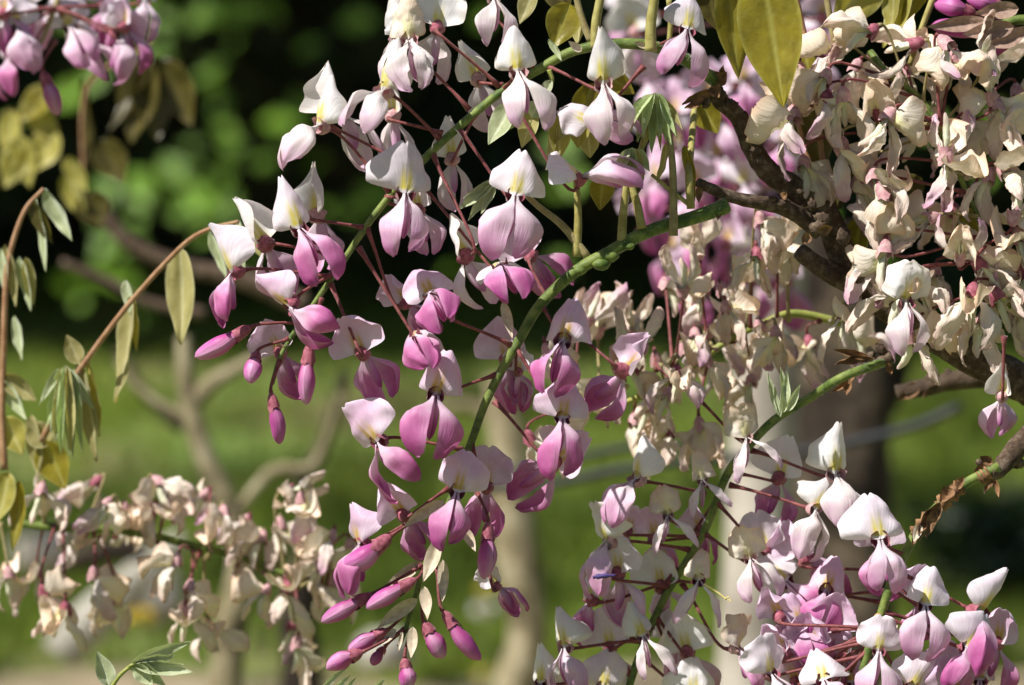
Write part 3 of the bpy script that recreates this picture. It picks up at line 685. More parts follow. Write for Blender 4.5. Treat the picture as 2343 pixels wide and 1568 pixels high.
def raceme(label, base): return thing('wisteria_raceme', base, label, 'flower cluster', 'hanging wisteria flower clusters')
OF, WF, BD = open_flower, wilt_flower, bud

# ------------------------------------------------------------------ raceme A: arching stem on the left
A = raceme('wisteria cluster on an arching green stem, white flowers grading down to magenta buds', P(1635, 190, .02))
stem_part('rachis', [(1640,188,.03),(1595,155,.02),(1545,125,.01),(1490,106,.0),(1430,100,.0),(1370,104,.0),(1300,122,.0),(1235,158,.0),(1150,208,.0),(1060,282,.0),(985,350,.0),(935,400,.005),(890,450,.0),(835,522,.0),(790,590,.0),(748,652,.0),(705,715,.0),(668,768,.0),(640,820,.0),(622,880,.0)],
          16, 5, M_green, A, hair=4200, pw=.75)
for b, t, w in [((1500,112),(1470,100),16),((1330,118),(1300,95),20),((1395,104),(1370,92),18),((1480,108),(1450,96),16)]: bract(A, b, t, w, -.008)
f = lambda *a, **k: OF(A, *a, **k)
f(936,88,-6,5,'cream',(1074,252),105,ban='wilt',wings='wilt',off=-.012,wkind='white')
f(905,78,-10,-40,'white',None,90,ban='wilt',off=-.002,wings='splay')
f(1000,62,8,178,'white',(1141,198),96,off=.0,wa=20)
f(876,205,2,-38,'white',(1005,318),110,ban='spire',off=-.02,wa=50)
f(897,262,-4,165,'white',(1012,306),100,off=.012,wa=18)
f(728,286,-3,-52,'white',(891,440),104,ban='spire',off=-.012,wa=52)
f(776,258,-12,130,'white',(908,370),104,ban='spire',off=.01,wa=30)
f(1093,180,-22,176,'white',(1148,196),100,off=.022,wa=14)
f(1130,-8,5,20,'white',(1225,165),90,off=.0,ban='wilt')
f(1184,162,-7,14,'white',(1150,206),110,ban='fold',off=-.022,splay=9)
f(1380,191,-5,12,'white',(1250,152),110,off=-.026,splay=6,ban='spire',wl=.95)
f(1350,278,-62,25,'pale',(1473,152),80,off=-.012,wa=20,wl=1.05)
f(1330,402,-50,70,'pale',(1155,206),88,off=-.016,wa=40,wl=1.25,pitch=10)
f(1178,446,13,8,'pale',(1048,294),112,off=-.022,wl=1.06)
f(927,440,8,16,'pale',(885,452),118,off=-.022,wl=.98)
f(958,478,-10,165,'pale',(880,462),84,off=.016,wa=18)
f(1034,362,-6,178,'white',(1087,262),96,off=.01,wa=16,wl=.9)
f(684,522,-18,16,'pale',(779,580),112,ban='spire',off=-.018,wkind='pink',wl=.95)
f(726,490,2,150,'white',(832,522),104,ban='spire',off=.008,wa=22,wkind='pale')
f(606,556,-36,-160,'white',(776,588),108,ban='spire',off=.002,wa=30,wkind='pale')
f(530,622,-28,-66,'pale',(758,634),104,ban='spire',off=-.012,wa=42,wkind='pink',wl=.92)
f(660,700,-68,-55,'pink',(760,628),104,off=-.02,wa=12,ban='fold')
BD(A,572,750,447,822,(690,738),off=-.006)
BD(A,588,806,572,874,(660,776),off=-.004,depth=.012,fat=1.15)
f(640,806,-25,172,'pink',(652,790),86,off=.012,wa=14)
BD(A,707,790,699,926,(735,682),off=-.006)
BD(A,620,900,644,1016,(640,826),off=-.008,fat=1.05,dark=True)
f(828,806,-24,176,'pink',(757,650),100,off=-.008,wa=20)
f(1062,584,-36,-150,'white',(990,352),104,off=-.006,wa=20,ban='fold')
f(1142,606,-30,6,'pale',(942,396),102,off=-.026,pitch=62,wkind='pink',wa=-14)
f(948,768,-32,2,'pink',(820,566),88,off=-.016,pitch=58,wa=-8)
f(930,690,-20,140,'pink',(838,520),80,off=.02)
f(1572,66,16,8,'pale',(1500,108),98,off=-.006,splay=8)

# ------------------------------------------------------------------ raceme B: central stem
B = raceme('wisteria cluster on a straight hairy green stem ending in magenta buds and tan bracts', P(1655, 476, .02))
stem_part('rachis', [(1662,470,.02),(1640,480,.018),(1580,500,.012),(1480,531,.006),(1390,580,.0),(1330,612,.0),(1270,662,.0),(1225,712,.0),(1185,782,.0),(1150,842,.0),(1110,922,.0),(1082,1000,.0),(1058,1060,.0),(1030,1140,.0),(1002,1220,.0),(972,1292,.0),(948,1370,.0),(926,1445,.0),(912,1480,.0)],
          19, 4.5, M_green, B, hair=5200, pw=.8)
for x, y, s in ((1395,583,20),(1325,615,17),(1440,560,12),(1375,600,22)):
    part('node', mesh('node', *ellipsoid(P(x, y+4, -.001), s*PX, s*PX*.9, s*PX*.7, None, 12, 8, .2, x), [M_green]), B)
f = lambda *a, **k: OF(B, *a, **k)
f(984,672,-26,8,'pink',(1172,792),100,off=-.026,pitch=38,wa=14,wl=1.0)
f(1288,778,9,-8,'pink',(1240,700),112,off=-.02,wl=.98)
f(1428,848,55,140,'pink',(1317,764),104,off=-.006,wa=26)
f(1160,822,-8,172,'pink',(1140,858),100,off=.016,wa=14)
f(1185,850,5,170,'pale',(1180,790),60,off=.012)
f(996,902,14,10,'pink',(1135,858),108,off=-.024,wl=1.06)
f(862,1010,-46,-35,'pink',(1059,1029),110,off=-.016,wa=24,wl=.95)
f(1046,1124,12,2,'pink',(1040,1120),96,off=-.024,wl=1.06)
f(1112,1112,4,176,'pink',(1078,1014),92,off=.012,wa=14)
f(922,1176,-32,170,'pink',(1026,1118),94,off=-.002,wa=18)
f(822,1244,-28,-58,'pink',(1000,1160),96,off=-.002,wa=40)
BD(B,892,1228,785,1312,(1012,1156),off=-.016,fat=1.5)
BD(B,1116,1196,1112,1326,(1092,1128),off=-.02,fat=1.2)
f(1136,1340,-30,150,'pale',(1113,1280),60,off=-.006,wl=1.25,wkind='pink')
BD(B,850,1360,735,1423,(966,1293),off=-.008)
BD(B,950,1326,836,1392,(970,1300),off=-.014)
BD(B,884,1442,795,1490,(940,1392),off=-.004,fat=1.15)
BD(B,828,1492,745,1527,(924,1442),off=-.01)
BD(B,880,1480,850,1522,(926,1440),off=.006,dark=True,fat=1.3)
BD(B,970,1424,1015,1506,(966,1352),off=-.006)
BD(B,926,1506,934,1580,(938,1440),off=-.006)
BD(B,1014,1400,1094,1514,(1000,1300),off=-.01,dark=True,fat=1.15)
f(1268,1058,58,160,'pink',(1130,918),112,off=.002,wa=30)
f(1286,956,10,6,'pink',(1180,796),96,off=-.022,wl=1.12)
f(1212,582,-35,160,'pink',(1253,688),92,off=.018,wa=20)
for b, t, w, o in [((1016,1146),(922,1208),36,-.02),((1003,1236),(968,1332),38,-.022),((1012,1280),(1012,1378),30,-.016),((966,1284),(868,1356),30,.004),((970,1342),(978,1418),32,-.016),
                   ((955,1370),(862,1438),36,-.006),((944,1434),(940,1506),28,-.014),((1060,1206),(1088,1262),26,-.006),((1150,690),(1172,775),26,.004),((920,1445),(912,1490),10,-.01),((906,1440),(850,1478),30,-.004)]:
    bract(B, b, t, w, o, tilt=rnd.uniform(-35, 35))

# ------------------------------------------------------------------ raceme C: lower right, fading white
C = raceme('wisteria cluster of fading white flowers on a slanting green stem', P(2015, 832, .05))
stem_part('rachis', [(2020,830,.05),(1930,862,.04),(1850,912,.055),(1770,962,.06),(1705,1030,.06),(1660,1092,.07),(1622,1190,.07),(1585,1262,.07),(1535,1340,.07),(1490,1430,.07),(1460,1505,.07),(1430,1600,.07)], 11, 9, M_green, C, hair=2600)
f = lambda *a, **k: OF(C, *a, **dict(k, aoff=.07, off=k.get('off', 0)+.05))
f(1453,1094,-4,-55,'white',(1613,1130),102,off=.0,wa=44,wkind='pale')
f(1528,1178,-6,6,'cream',(1600,1226),72,off=.0,wings='splay',splay=26,wkind='blush' if False else 'white',ban='wilt',wa=15)
f(1606,1098,-14,4,'cream',(1645,1130),72,off=.005,wings='splay',splay=24,wkind='white',ban='wilt',wa=15)
f(1706,1000,-12,20,'cream',(1592,908),78,off=.0,wings='splay',splay=24,wkind='white',ban='wilt',wa=15)
f(1782,1092,14,165,'pale',(1688,1084),100,off=.03,wa=18,wkind='pink')
f(1912,1082,9,20,'white',(1717,1030),118,off=-.004,wa=34,ban='fold',wl=.92)
f(1866,1165,36,40,'white',(1669,1110),92,off=-.004,wa=30,ban='fold',wl=1.05)
f(1716,1278,-14,14,'cream',(1612,1222),82,off=-.006,ban='wilt',wings='cup',wkind='white',splay=14)
f(1750,1256,-14,170,'pale',(1640,1150),92,off=.03,wkind='pink')
f(1848,1270,-18,130,'pink',(2040,1310),100,off=.02,ban='open')
f(1890,1350,18,6,'pink',(2024,1354),98,off=-.006,pitch=12)
f(1797,1330,-40,10,'pale',(2020,1380),96,off=.014,wkind='pink')
f(1598,1326,4,10,'cream',(1545,1330),84,off=-.004,wings='splay',splay=24,wkind='white',ban='wilt',wa=15)
f(1388,1240,-22,-56,'white',(1576,1258),98,off=-.004,wa=44,wkind='pale')
f(1414,1310,0,150,'white',(1532,1344),96,off=.0,wkind='pale',wa=16)
f(1512,1340,-6,160,'white',(1550,1300),94,off=.026,wkind='pale')
f(1470,1454,-20,12,'white',(1490,1436),84,off=-.008,ban='fold',splay=16,wings='splay',wa=20)
f(1290,1480,-16,-30,'white',(1462,1466),98,off=-.002,wkind='pale')
f(1395,1480,-6,168,'pale',(1480,1440),92,off=.026)
f(1572,1490,-12,172,'white',(1500,1410),98,off=.02,wkind='pale')
f(1688,1482,10,60,'cream',(1560,1335),80,off=-.004,ban='wilt',wkind='pale',wings='cup',wa=40)
f(1586,1592,2,4,'white',(1460,1500),96,off=.0)
f(1237,1562,-8,-30,'white',(1440,1540),92,off=.004,wkind='pale')
f(1380,1570,12,20,'pale',(1440,1530),90,off=.01)
f(1350,1372,-10,-130,'pale',(1545,1330),84,off=.016,wkind='pink')
f(1540,1470,10,150,'pale',(1500,1420),84,off=.03)
f(1435,1215,20,170,'pink',(1600,1230),70,off=.03)
f(1497,1230,0,150,'pink',(1600,1230),80,off=.04,wkind='pink')
f(1600,1210,0,150,'pink',(1640,1140),70,off=.035)
o = part('dried_petal', mesh('dried_petal', *tube(pxpath([(1356,1322),(1372,1318),(1408,1316)], .02), [4*PX]*4+[6*PX]*6+[3*PX]*3, 8, .3, 400), [M_violet]), C); o['label'] = 'dark violet rolled dried petal'
for x, y, tx, ty in ((1668,1424,1690,1430),(1905,1290,1925,1298)): pass
V, F = [], []
for k in range(9):
    V2, F2 = ellipsoid(P(1662+rnd.uniform(-9, 9), 1372+rnd.uniform(-6, 6), -.0+.03), 2*PX, 2*PX, 2*PX, None, 6, 4); V, F = join((V, F), (V2, F2))
V2, F2 = tube(pxpath([(1610,1336),(1640,1355),(1662,1372)], .03), 2.2*PX, 6); V, F = join((V, F), (V2, F2))
part('stamen', mesh('stamen', V, F, [M_anther]), C)

# ------------------------------------------------------------------ raceme D: right bottom
Dd = raceme('wisteria cluster of fresh white and lilac flowers hanging from the knobbly twig', P(2290, 1060, .0))
stem_part('rachis', [(2285,1068,.0),(2200,1112,.0),(2115,1192,.0),(2072,1262,.0),(2042,1322,.0),(2010,1422,.0),(1985,1492,.0),(1960,1600,.0)], 12, 10, M_green, Dd, hair=1800)
f = lambda *a, **k: OF(Dd, *a, **k)
f(2012,1232,-5,4,'pale',(2068,1270),112,off=-.022,wl=.82,wa=20)
f(2022,1250,-4,172,'pink',(2060,1275),98,off=.022)
f(2116,1384,12,6,'pale',(2040,1330),92,off=-.018,wl=1.02)
f(2100,1372,6,165,'pink',(2035,1345),84,off=.02)
f(2243,1402,42,52,'pale',(2060,1312),118,off=-.006,wa=40,wkind='pink',ban='fold')
f(2010,1488,8,2,'pale',(1992,1466),80,off=-.02,wl=1.2)
f(2212,1482,40,22,'pale',(2015,1410),92,off=-.016,wkind='pink',ban='open')
f(2086,1572,34,10,'pale',(2000,1450),88,off=-.014)
f(1884,1556,-14,6,'pale',(1985,1490),96,off=-.012,pitch=24)
f(1862,1480,-10,170,'pink',(1992,1460),84,off=.024)
f(1800,1490,-24,120,'pink',(1990,1470),88,off=.02)
f(1930,1500,10,150,'pink',(1990,1480),80,off=.03)
f(2155,1535,10,170,'pink',(2005,1440),82,off=.012)
f(2280,1470,16,150,'pink',(2020,1400),92,off=.03)
f(1765,1540,-10,30,'pale',(1985,1500),90,off=.0)
f(2190,1580,-10,30,'pink',(1980,1510),90,off=-.01)
o = part('stalk_scar', mesh('stalk_scar', *ellipsoid(P(2008,1412,-.004), 10*PX, 8*PX, 9*PX, None, 10, 7, .2), [stem_mat('orange_scar', (.45,.16,.05), (.6,.3,.1))]), Dd)
for pts, r0 in (([(2200,1112),(2172,1135),(2150,1160)], 17), ([(2128,1180),(2106,1205),(2092,1228)], 16), ([(2262,1080),(2248,1090),(2238,1098)], 15)):
    pa = pxpath(pts, 0, None, 5); part('bud_scale', mesh('bud_scale', *tube(pa, [r0*PX*(1+.25*math.sin(i*1.9)) for i in range(len(pa))], 14, .22, 420), [M_scale]), Dd)
for b, t, w in [((2150,1150),(2098,1222),40),((2140,1165),(2118,1232),30),((2180,1120),(2150,1150),40),((2190,1118),(2205,1090),30),((2110,1200),(2085,1250),24)]:
    part('bud_scale', leaf_mesh(P(*b, -.005), P(*t, -.008), w*PX, rnd.uniform(-40, 40), M_scale, fold=.8, bend=.3, wav=.12, seed=b[0], nu=8, nv=10), Dd)
for x, y, ro, ya, k in ((1832,1432,-10,20,'pink'),(1872,1505,6,150,'pink'),(1912,1432,14,160,'pink'),(1782,1410,-16,170,'pink'),(1950,1560,0,20,'pink'),(1820,1560,-12,160,'pink'),(2240,1555,12,10,'pink')):
    f(x, y, ro, ya, k, (2000, 1440), 88, off=.03)
bract(Dd, (2048,1420), (2044,1452), 14, .0); bract(Dd, (2105,1200), (2090,1240), 22, -.006)

# ------------------------------------------------------------------ raceme E: withered cream cluster, upper right
E = raceme('big withered cream wisteria cluster with dark red stalks beside the olive leaves', P(2000, 170, .04))
stem_part('rachis', [(1990,120,.05),(2030,170,.04),(2072,200,.04),(2112,236,.04),(2152,304,.04),(2190,390,.04),(2215,450,.04),(2236,495,.04),(2258,567,.04),(2288,642,.04),(2312,706,.04)], 9, 5, M_green, E, hair=900)
EW = [(1813,262,-6,108,1872,246,-.0),(1830,160,6,92,2030,175,.02),(1908,118,-14,86,2040,180,.01),(1995,70,-50,92,2072,195,.0),(2096,100,-70,96,2110,235,.0),(2160,98,34,100,2150,285,.0),
 (2250,150,160,90,2150,295,.01),(1890,172,-20,84,2060,190,.0),(1890,222,-4,96,2072,200,.0),(1928,216,4,96,2100,225,-.01),(2008,262,175,84,2112,236,.0),(2034,264,-36,106,2130,275,-.01),
 (2163,352,178,96,2200,400,-.012),(2165,358,-18,100,2200,395,-.012),(1998,402,-10,100,2180,370,.0),(1925,330,4,96,2140,285,.01),(1838,372,6,90,2140,290,.02),(2132,498,-70,88,2235,495,.0),
 (2268,228,175,92,2150,300,.01),(2280,240,10,92,2150,300,.01),(2326,210,6,94,2160,320,.03),(2290,390,40,88,2200,400,.01),(2184,130,-4,92,2150,290,.02),(2070,160,8,80,2090,215,.03),
 (2018,440,26,104,2210,440,-.005),(2318,500,170,96,2258,560,.0),(2262,400,-20,92,2210,440,.015),(2030,556,-160,88,2250,540,.0),(2024,570,-4,104,2250,545,-.008),(2092,520,10,112,2240,500,.0),
 (2196,595,176,78,2258,560,-.004),(2235,600,40,92,2280,620,-.004),(2078,660,-10,116,2270,600,-.01),(2105,650,10,84,2270,600,.0),(2080,770,-4,92,2290,650,.0),(2108,770,12,92,2290,650,.01),
 (2225,668,-12,104,2290,645,-.006),(2275,672,30,100,2300,680,-.004),(2250,730,-6,96,2305,695,.0),(2330,540,10,100,2265,580,.01),(2338,620,0,100,2290,650,.01),(2290,850,4,112,2297,705,.0),
 (1960,150,-30,84,2060,190,.03),(2050,330,10,92,2150,300,.03),(2100,300,-20,84,2150,300,.035),(2120,180,20,92,2130,260,.03),(2210,260,-10,96,2170,330,.04),(2250,330,10,96,2190,380,.04),(2180,480,8,92,2220,450,.04),
 (2060,450,-10,92,2200,410,.035),(1960,420,10,88,2150,300,.04),(2330,330,-10,100,2200,400,.02),(2140,620,-6,84,2270,600,.03),(2180,700,6,88,2290,650,.04),(2325,700,16,92,2300,690,.02),(2210,40,60,86,2150,280,.03)]
for i, (x, y, a, s, ax, ay, o) in enumerate(EW):
    if (i % 6 == 5 and i > 24) or (i > 41 and i % 2): continue
    WF(E, x, y, a, s*1.12, (ax, ay), off=.03+o, aoff=.04)
OF(E, 2074, 690, 4, 20, 'white', None, 96, off=.01, wkind='white', ban='wilt')
OF(E, 2292, 905, 4, 176, 'white', (2297,770), 80, off=.02, wkind='pale')

# ------------------------------------------------------------------ raceme F: withered cream cluster in the middle distance
Fr = raceme('withered cream wisteria cluster in front of the wooden post', P(1940, 745, .16))
stem_part('rachis', [(1950,745,.16),(1822,718,.15),(1752,738,.14),(1670,776,.14),(1580,840,.14),(1480,900,.14),(1380,935,.14),(1300,930,.14)], 11, 6, M_greenl, Fr)
FX = [(1368,760,170),(1440,760,165),(1405,810,175),(1500,735,-160),(1562,670,178),(1640,640,-150),(1612,665,0),(1650,660,10),(1575,722,5),(1622,758,60),(1590,765,0),(1250,800,10),(1355,790,0),(1370,850,-6),(1548,850,5),(1530,900,-5),
 (1738,500,0),(1730,580,6),(1800,600,-50),(1690,610,-8),(1736,745,0),(1774,760,12),(1730,790,-10),(1803,715,4),(1930,720,0),(1934,760,4),(1660,780,6),(1717,870,0),(1690,560,10),(1775,530,-10),(1520,650,-10),(1600,580,176),(1660,700,20),
 (1280,850,-10),(1310,880,8),(1440,840,0),(1470,800,-170),(1210,1000,4),(1425,1010,-4),(1480,930,-30),(1560,930,12),(1600,970,0),(1530,990,-12),(1640,900,30),(1450,960,0),(1790,560,0),(1850,780,8),(1400,900,0),(1680,830,-6),(1560,800,4),(1340,740,160),(1500,820,0),(1620,830,0)]
for i, (x, y, a) in enumerate(FX):
    if i % 5 == 3 or i % 7 == 5: continue
    t = min(1, max(0, (1900-x)/600)); ax = 1900-600*t+rnd.uniform(-30, 30); ay = 735+max(0, t-.2)*240
    WF(Fr, x, y, a+rnd.uniform(-12, 12), rnd.uniform(84, 102), (ax, ay), off=.14+rnd.uniform(-.07, .06), aoff=.14)

# ------------------------------------------------------------------ raceme G: withered cluster lower left
G = raceme('withered cream wisteria cluster on a nearly level stem over the lawn', P(60, 1200, .28))
stem_part('rachis', [(20,1196,.28),(112,1206,.28),(224,1208,.28),(320,1222,.28),(416,1242,.28),(544,1274,.28),(640,1310,.28),(730,1350,.28)], 12, 7, M_green, G)
GX = [(95,1120,0,104),(224,1100,170,92),(360,1100,175,92),(470,1130,-150,84),(595,1120,0,92),(660,1120,100,76),(690,1140,10,96),(246,1150,-30,84),(285,1160,0,84),(350,1160,-20,84),(360,1190,10,92),(512,1170,0,92),(565,1190,-20,92),(640,1200,0,108),
 (600,1230,-20,100),(190,1225,-60,88),(240,1255,0,96),(215,1310,-8,100),(85,1310,-6,96),(20,1310,0,92),(100,1350,4,92),(150,1390,6,100),(225,1370,0,92),(265,1370,0,104),(405,1280,-20,92),(435,1340,-10,92),(425,1400,-6,92),(480,1430,8,84),
 (630,1300,-20,92),(655,1345,0,104),(610,1350,-20,84),(668,1430,-10,84),(680,1470,0,96),(380,1150,0,80),(540,1215,10,84),(300,1190,-10,76),(760,1225,-20,88),(800,1245,10,88),(765,1330,6,100),(740,1290,-30,88),(790,1195,170,76)]
for i, (x, y, a, s) in enumerate(GX):
    if i % 6 == 4: continue
    if abs(a) > 120: a = -40 if i % 2 else 50
    t = min(1, max(0, (x-20)/700)); WF(G, x, y, a+rnd.uniform(-10, 10), s*1.0, (20+t*690+rnd.uniform(-40, 40), 1196+150*t**1.6), off=.27+rnd.uniform(-.04, .04), aoff=.28)

# ------------------------------------------------------------------ raceme H: top left
H = raceme('lilac wisteria cluster hanging over the dull olive leaves', P(150, -60, .3))
stem_part('rachis', [(200,-120,.3),(150,-40,.3),(110,60,.3),(80,130,.3)], 9, 5, M_pedo, H)
for x, y, ro, ya, k, s in [(40,60,-10,20,'pale',100),(20,130,-20,-40,'pink',92),(160,60,-20,10,'pale',96),(195,95,-30,20,'pale',92),(275,75,24,70,'pale',100),(285,60,0,150,'pink',92),(60,10,0,160,'pale',92),(330,0,10,30,'pale',84),(10,30,0,150,'pink',92),(240,10,10,160,'pink',88)]:
    OF(H, x, y, ro, ya, k, (130, 20), s, off=.30+rnd.uniform(-.03, .03), aoff=.3)
BD(H, 98, 165, 135, 262, (126, 95), off=.28, aoff=.3); 

# ------------------------------------------------------------------ raceme I: soft pink behind
I1 = raceme('soft pink wisteria cluster behind the main woody branch', P(1720, 60, .55))
stem_part('rachis', [(1760,-60,.6),(1730,80,.6),(1690,250,.6),(1640,400,.6),(1590,560,.6)], 12, 7, M_greenl, I1)
IX = [(1450,70,-10,170,'white'),(1430,30,10,10,'pale'),(1640,360,0,5,'pink'),(1700,420,0,10,'pale'),(1600,420,-20,160,'pink'),(1500,410,-10,-30,'pink'),(1480,480,-20,170,'pink'),(1700,190,0,10,'pink'),(1740,250,10,160,'pale'),(1760,200,20,20,'pale'),
      (1540,570,-10,-50,'pink'),(1600,520,0,20,'pink'),(1660,560,10,160,'pink'),(1750,560,10,20,'pink'),(1800,640,0,160,'pink'),(1840,390,10,20,'pale'),(1790,330,20,10,'pink'),(1650,280,-10,20,'pale'),(1560,330,-10,10,'pale'),(1700,320,0,150,'pink'),(1620,220,0,170,'pink'),
      (1500,300,-10,20,'pale'),(1760,440,0,10,'pink'),(1580,640,0,20,'pink'),(1480,180,0,20,'pale'),(1540,260,10,160,'pink'),(1860,120,0,10,'pale'),(1880,40,10,160,'pink'),(1850,220,0,20,'pink'),(1720,640,10,10,'pink')]
for x, y, ro, ya, k in IX:
    OF(I1, x, y, ro, ya, k, (1730-.25*y+rnd.uniform(-10, 10), y-20), rnd.uniform(100, 120)*.95, off=.6+rnd.uniform(-.12, .08), aoff=.6)

# ------------------------------------------------------------------ raceme J: magenta buds at the top right corner
J = raceme('young wisteria cluster of deep magenta buds wrapped in brown bracts', P(2400, 40, .05))
stem_part('rachis', [(2420,60,.05),(2342,45,.05),(2280,60,.05),(2220,75,.05)], 14, 8, M_green, J)
for c, t in [((2230,30),(2140,6)),((2290,80),(2130,58)),((2330,100),(2250,112)),((2300,20),(2210,-6)),((2350,80),(2290,118)),((2260,70),(2190,50))]: BD(J, *c, *t, (2300, 56), off=.05, aoff=.05, dark=True)
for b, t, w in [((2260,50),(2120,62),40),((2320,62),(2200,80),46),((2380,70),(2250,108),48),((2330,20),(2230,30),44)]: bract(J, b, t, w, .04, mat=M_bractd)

# ------------------------------------------------------------------ leaves
def shoot(label, base): return thing('leafy_shoot', base, label, 'leaves', 'young wisteria leaves')
K = shoot('large olive wisteria leaf with a second leaflet behind the budded node', P(1740, -40, .02))
stem_part('petiole', [(1745,-60),(1742,-20),(1740,5)], 5, 4, M_peti, K, .01)
leaflet(K, (1742,-70), (1792,246), 150, .0, L_olive, 14, fold=.25, bend=.08, wav=.02, nu=14, nv=24)
leaflet(K, (1672,-70), (1690,182), 100, .012, L_olive, -18, fold=.3, bend=.1, wav=.03)
leaflet(K, (1598,232), (1642,306), 70, .05, L_olive, 10, fold=.3)
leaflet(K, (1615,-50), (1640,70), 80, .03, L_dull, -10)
K = shoot('young wisteria shoot on tall petioles rising from the straight green stem', P(1480, 530, .0))
for pts, r0, r1, mt in [([(1318,588),(1322,500),(1318,420),(1312,385)], 11, 5, M_peti), ([(1345,590),(1290,520),(1235,475),(1195,440)], 10, 6, M_pedo), ([(1422,566),(1424,500),(1432,430),(1440,345)], 12, 6, M_peti),
                        ([(1468,524),(1458,470),(1445,410),(1470,330),(1495,220)], 11, 6, M_peti), ([(1540,540),(1540,470),(1538,380),(1530,300)], 11, 7, M_pedo), ([(1580,478),(1576,400),(1584,300,.03),(1590,225,.05)], 10, 7, M_peti),
                        ([(1578,470),(1540,440),(1490,400)], 6, 4, M_peti)]:
    stem_part('petiole', pts, r0, r1, mt, K, .002, hair=260)
for (cx, cy, sp, ln, cnt) in ((1500, 212, 66, 130, 15), (1446, 338, 40, 88, 11)):
    for q in range(cnt):
        a = -1+2*q/(cnt-1); tx = cx-4+sp*a+rnd.uniform(-6, 6); ty = cy+ln*(1-.3*a*a)*rnd.uniform(.8, 1.15)
        leaflet(K, (cx+8*a, cy+4*abs(a)), (tx, ty), rnd.uniform(26, 36), -.008+rnd.uniform(-.008, .008), [L_silver, L_pale, L_pale, L_silver, L_tan][q % 5], rnd.uniform(-40, 40), fold=.95, corr=.008, bend=.3*a)
leaflet(K, (1566,332), (1588,462), 34, .004, L_olive, 40, fold=.5); leaflet(K, (1525,330), (1502,420), 28, .008, L_tan, 50); leaflet(K, (1470,390), (1436,470), 30, .012, L_dull, 30); leaflet(K, (1380,400), (1372,482), 60, .02, L_olive, 0)
K = shoot('cluster of silvery and yellow green young leaflets under the arching stem', P(1240, 175, .01))
stem_part('petiole', [(1255,160),(1262,185),(1248,205),(1225,225)], 6, 4, M_greenl, K, -.004); stem_part('petiole', [(1362,110),(1362,60),(1372,0),(1380,-60)], 12, 9, M_peti, K, -.006, hair=200)
stem_part('petiole', [(1488,118),(1488,60),(1496,0),(1500,-60)], 14, 10, M_peti, K, -.01, hair=200); stem_part('petiole', [(1352,95),(1330,40),(1310,-40)], 9, 7, M_pedo, K, .002); stem_part('petiole', [(1530,0),(1534,50),(1528,120)], 7, 6, M_peti, K, .012)
for b, t, w, mt, ti, of in [((1170,238),(1117,332),58,L_silver,20,-.002),((1190,240),(1160,300),40,L_pale,-30,.0),((1220,252),(1193,340),52,L_tan,20,.004),((1232,235),(1216,270),60,L_silver,-20,-.006),((1282,262),(1278,368),56,L_yel,0,.006),((1292,270),(1262,330),60,L_tan,30,.01),((1355,190),(1318,335),84,L_olive,-16,.018),
                            ((1372,165),(1452,215),62,L_olive,10,.02),((1302,8),(1266,110),84,L_olive,0,.004),((1318,10),(1322,105),50,L_tan,40,.012),((1222,-30),(1188,56),48,L_tan,20,.006),((1255,90),(1285,140),18,L_silver,40,-.014),((1300,20),(1230,-60),60,L_dull,0,.03),((1270,285),(1250,390),30,L_tan,40,.008),((1330,260),(1322,340),60,L_yel,20,.012),((1345,300),(1350,362),50,L_tan,0,.02)]:
    leaflet(K, b, t, w, of, mt, ti, fold=.4, corr=.006 if mt in (L_silver, L_pale) else .0015, bend=.12)
leaflet(K, (1262,185), (1230,245), 36, -.012, L_silver, 30, corr=.01, fold=.7)
K = shoot('silvery corrugated folded leaf between the two flower stems', P(1130, 415, .006))
for b, t, w, ti in [((1132,416),(1048,480),36,20),((1132,418),(1070,505),34,-20),((1134,420),(1100,490),30,30),((1126,414),(1060,455),30,-40)]: leaflet(K, b, t, w, .006, L_silver, ti, fold=.8, corr=.012, bend=.2)
K = shoot('glossy yellow green leaves standing above the withered cream cluster', P(2000, -60, .06))
for b, t, w, mt, ti in [((2012,-60),(1904,62),110,L_yel,-20),((2080,-50),(2020,110),70,L_yel,40),((2120,-50),(2060,60),60,L_olive,-30),((2040,-60),(2032,90),60,L_yel,50),((1830,90),(1850,160),90,L_olive,20),((1850,230),(1880,400),100,L_dull,10),((1890,380),(1920,480),110,L_dull,-20),((2060,400),(2090,480),90,L_dull,0),((1970,500),(1930,640),70,L_olive,30),((2190,480),(2230,560),90,L_olive,10)]:
    leaflet(K, b, t, w, .07, mt, ti, fold=.3)
for pts, r, mt in [([(1816,-20),(1830,40),(1848,120)], 9, M_petib), ([(1888,-20),(1900,50),(1908,110)], 8, M_pedo), ([(1870,250),(1885,400),(1900,480)], 7, M_petib), ([(1805,160),(1830,300),(1860,400)], 7, M_petib), ([(2140,-20),(2110,60),(2080,150)], 8, M_peti)]:
    stem_part('petiole', pts, r, r*.8, mt, K, .06)
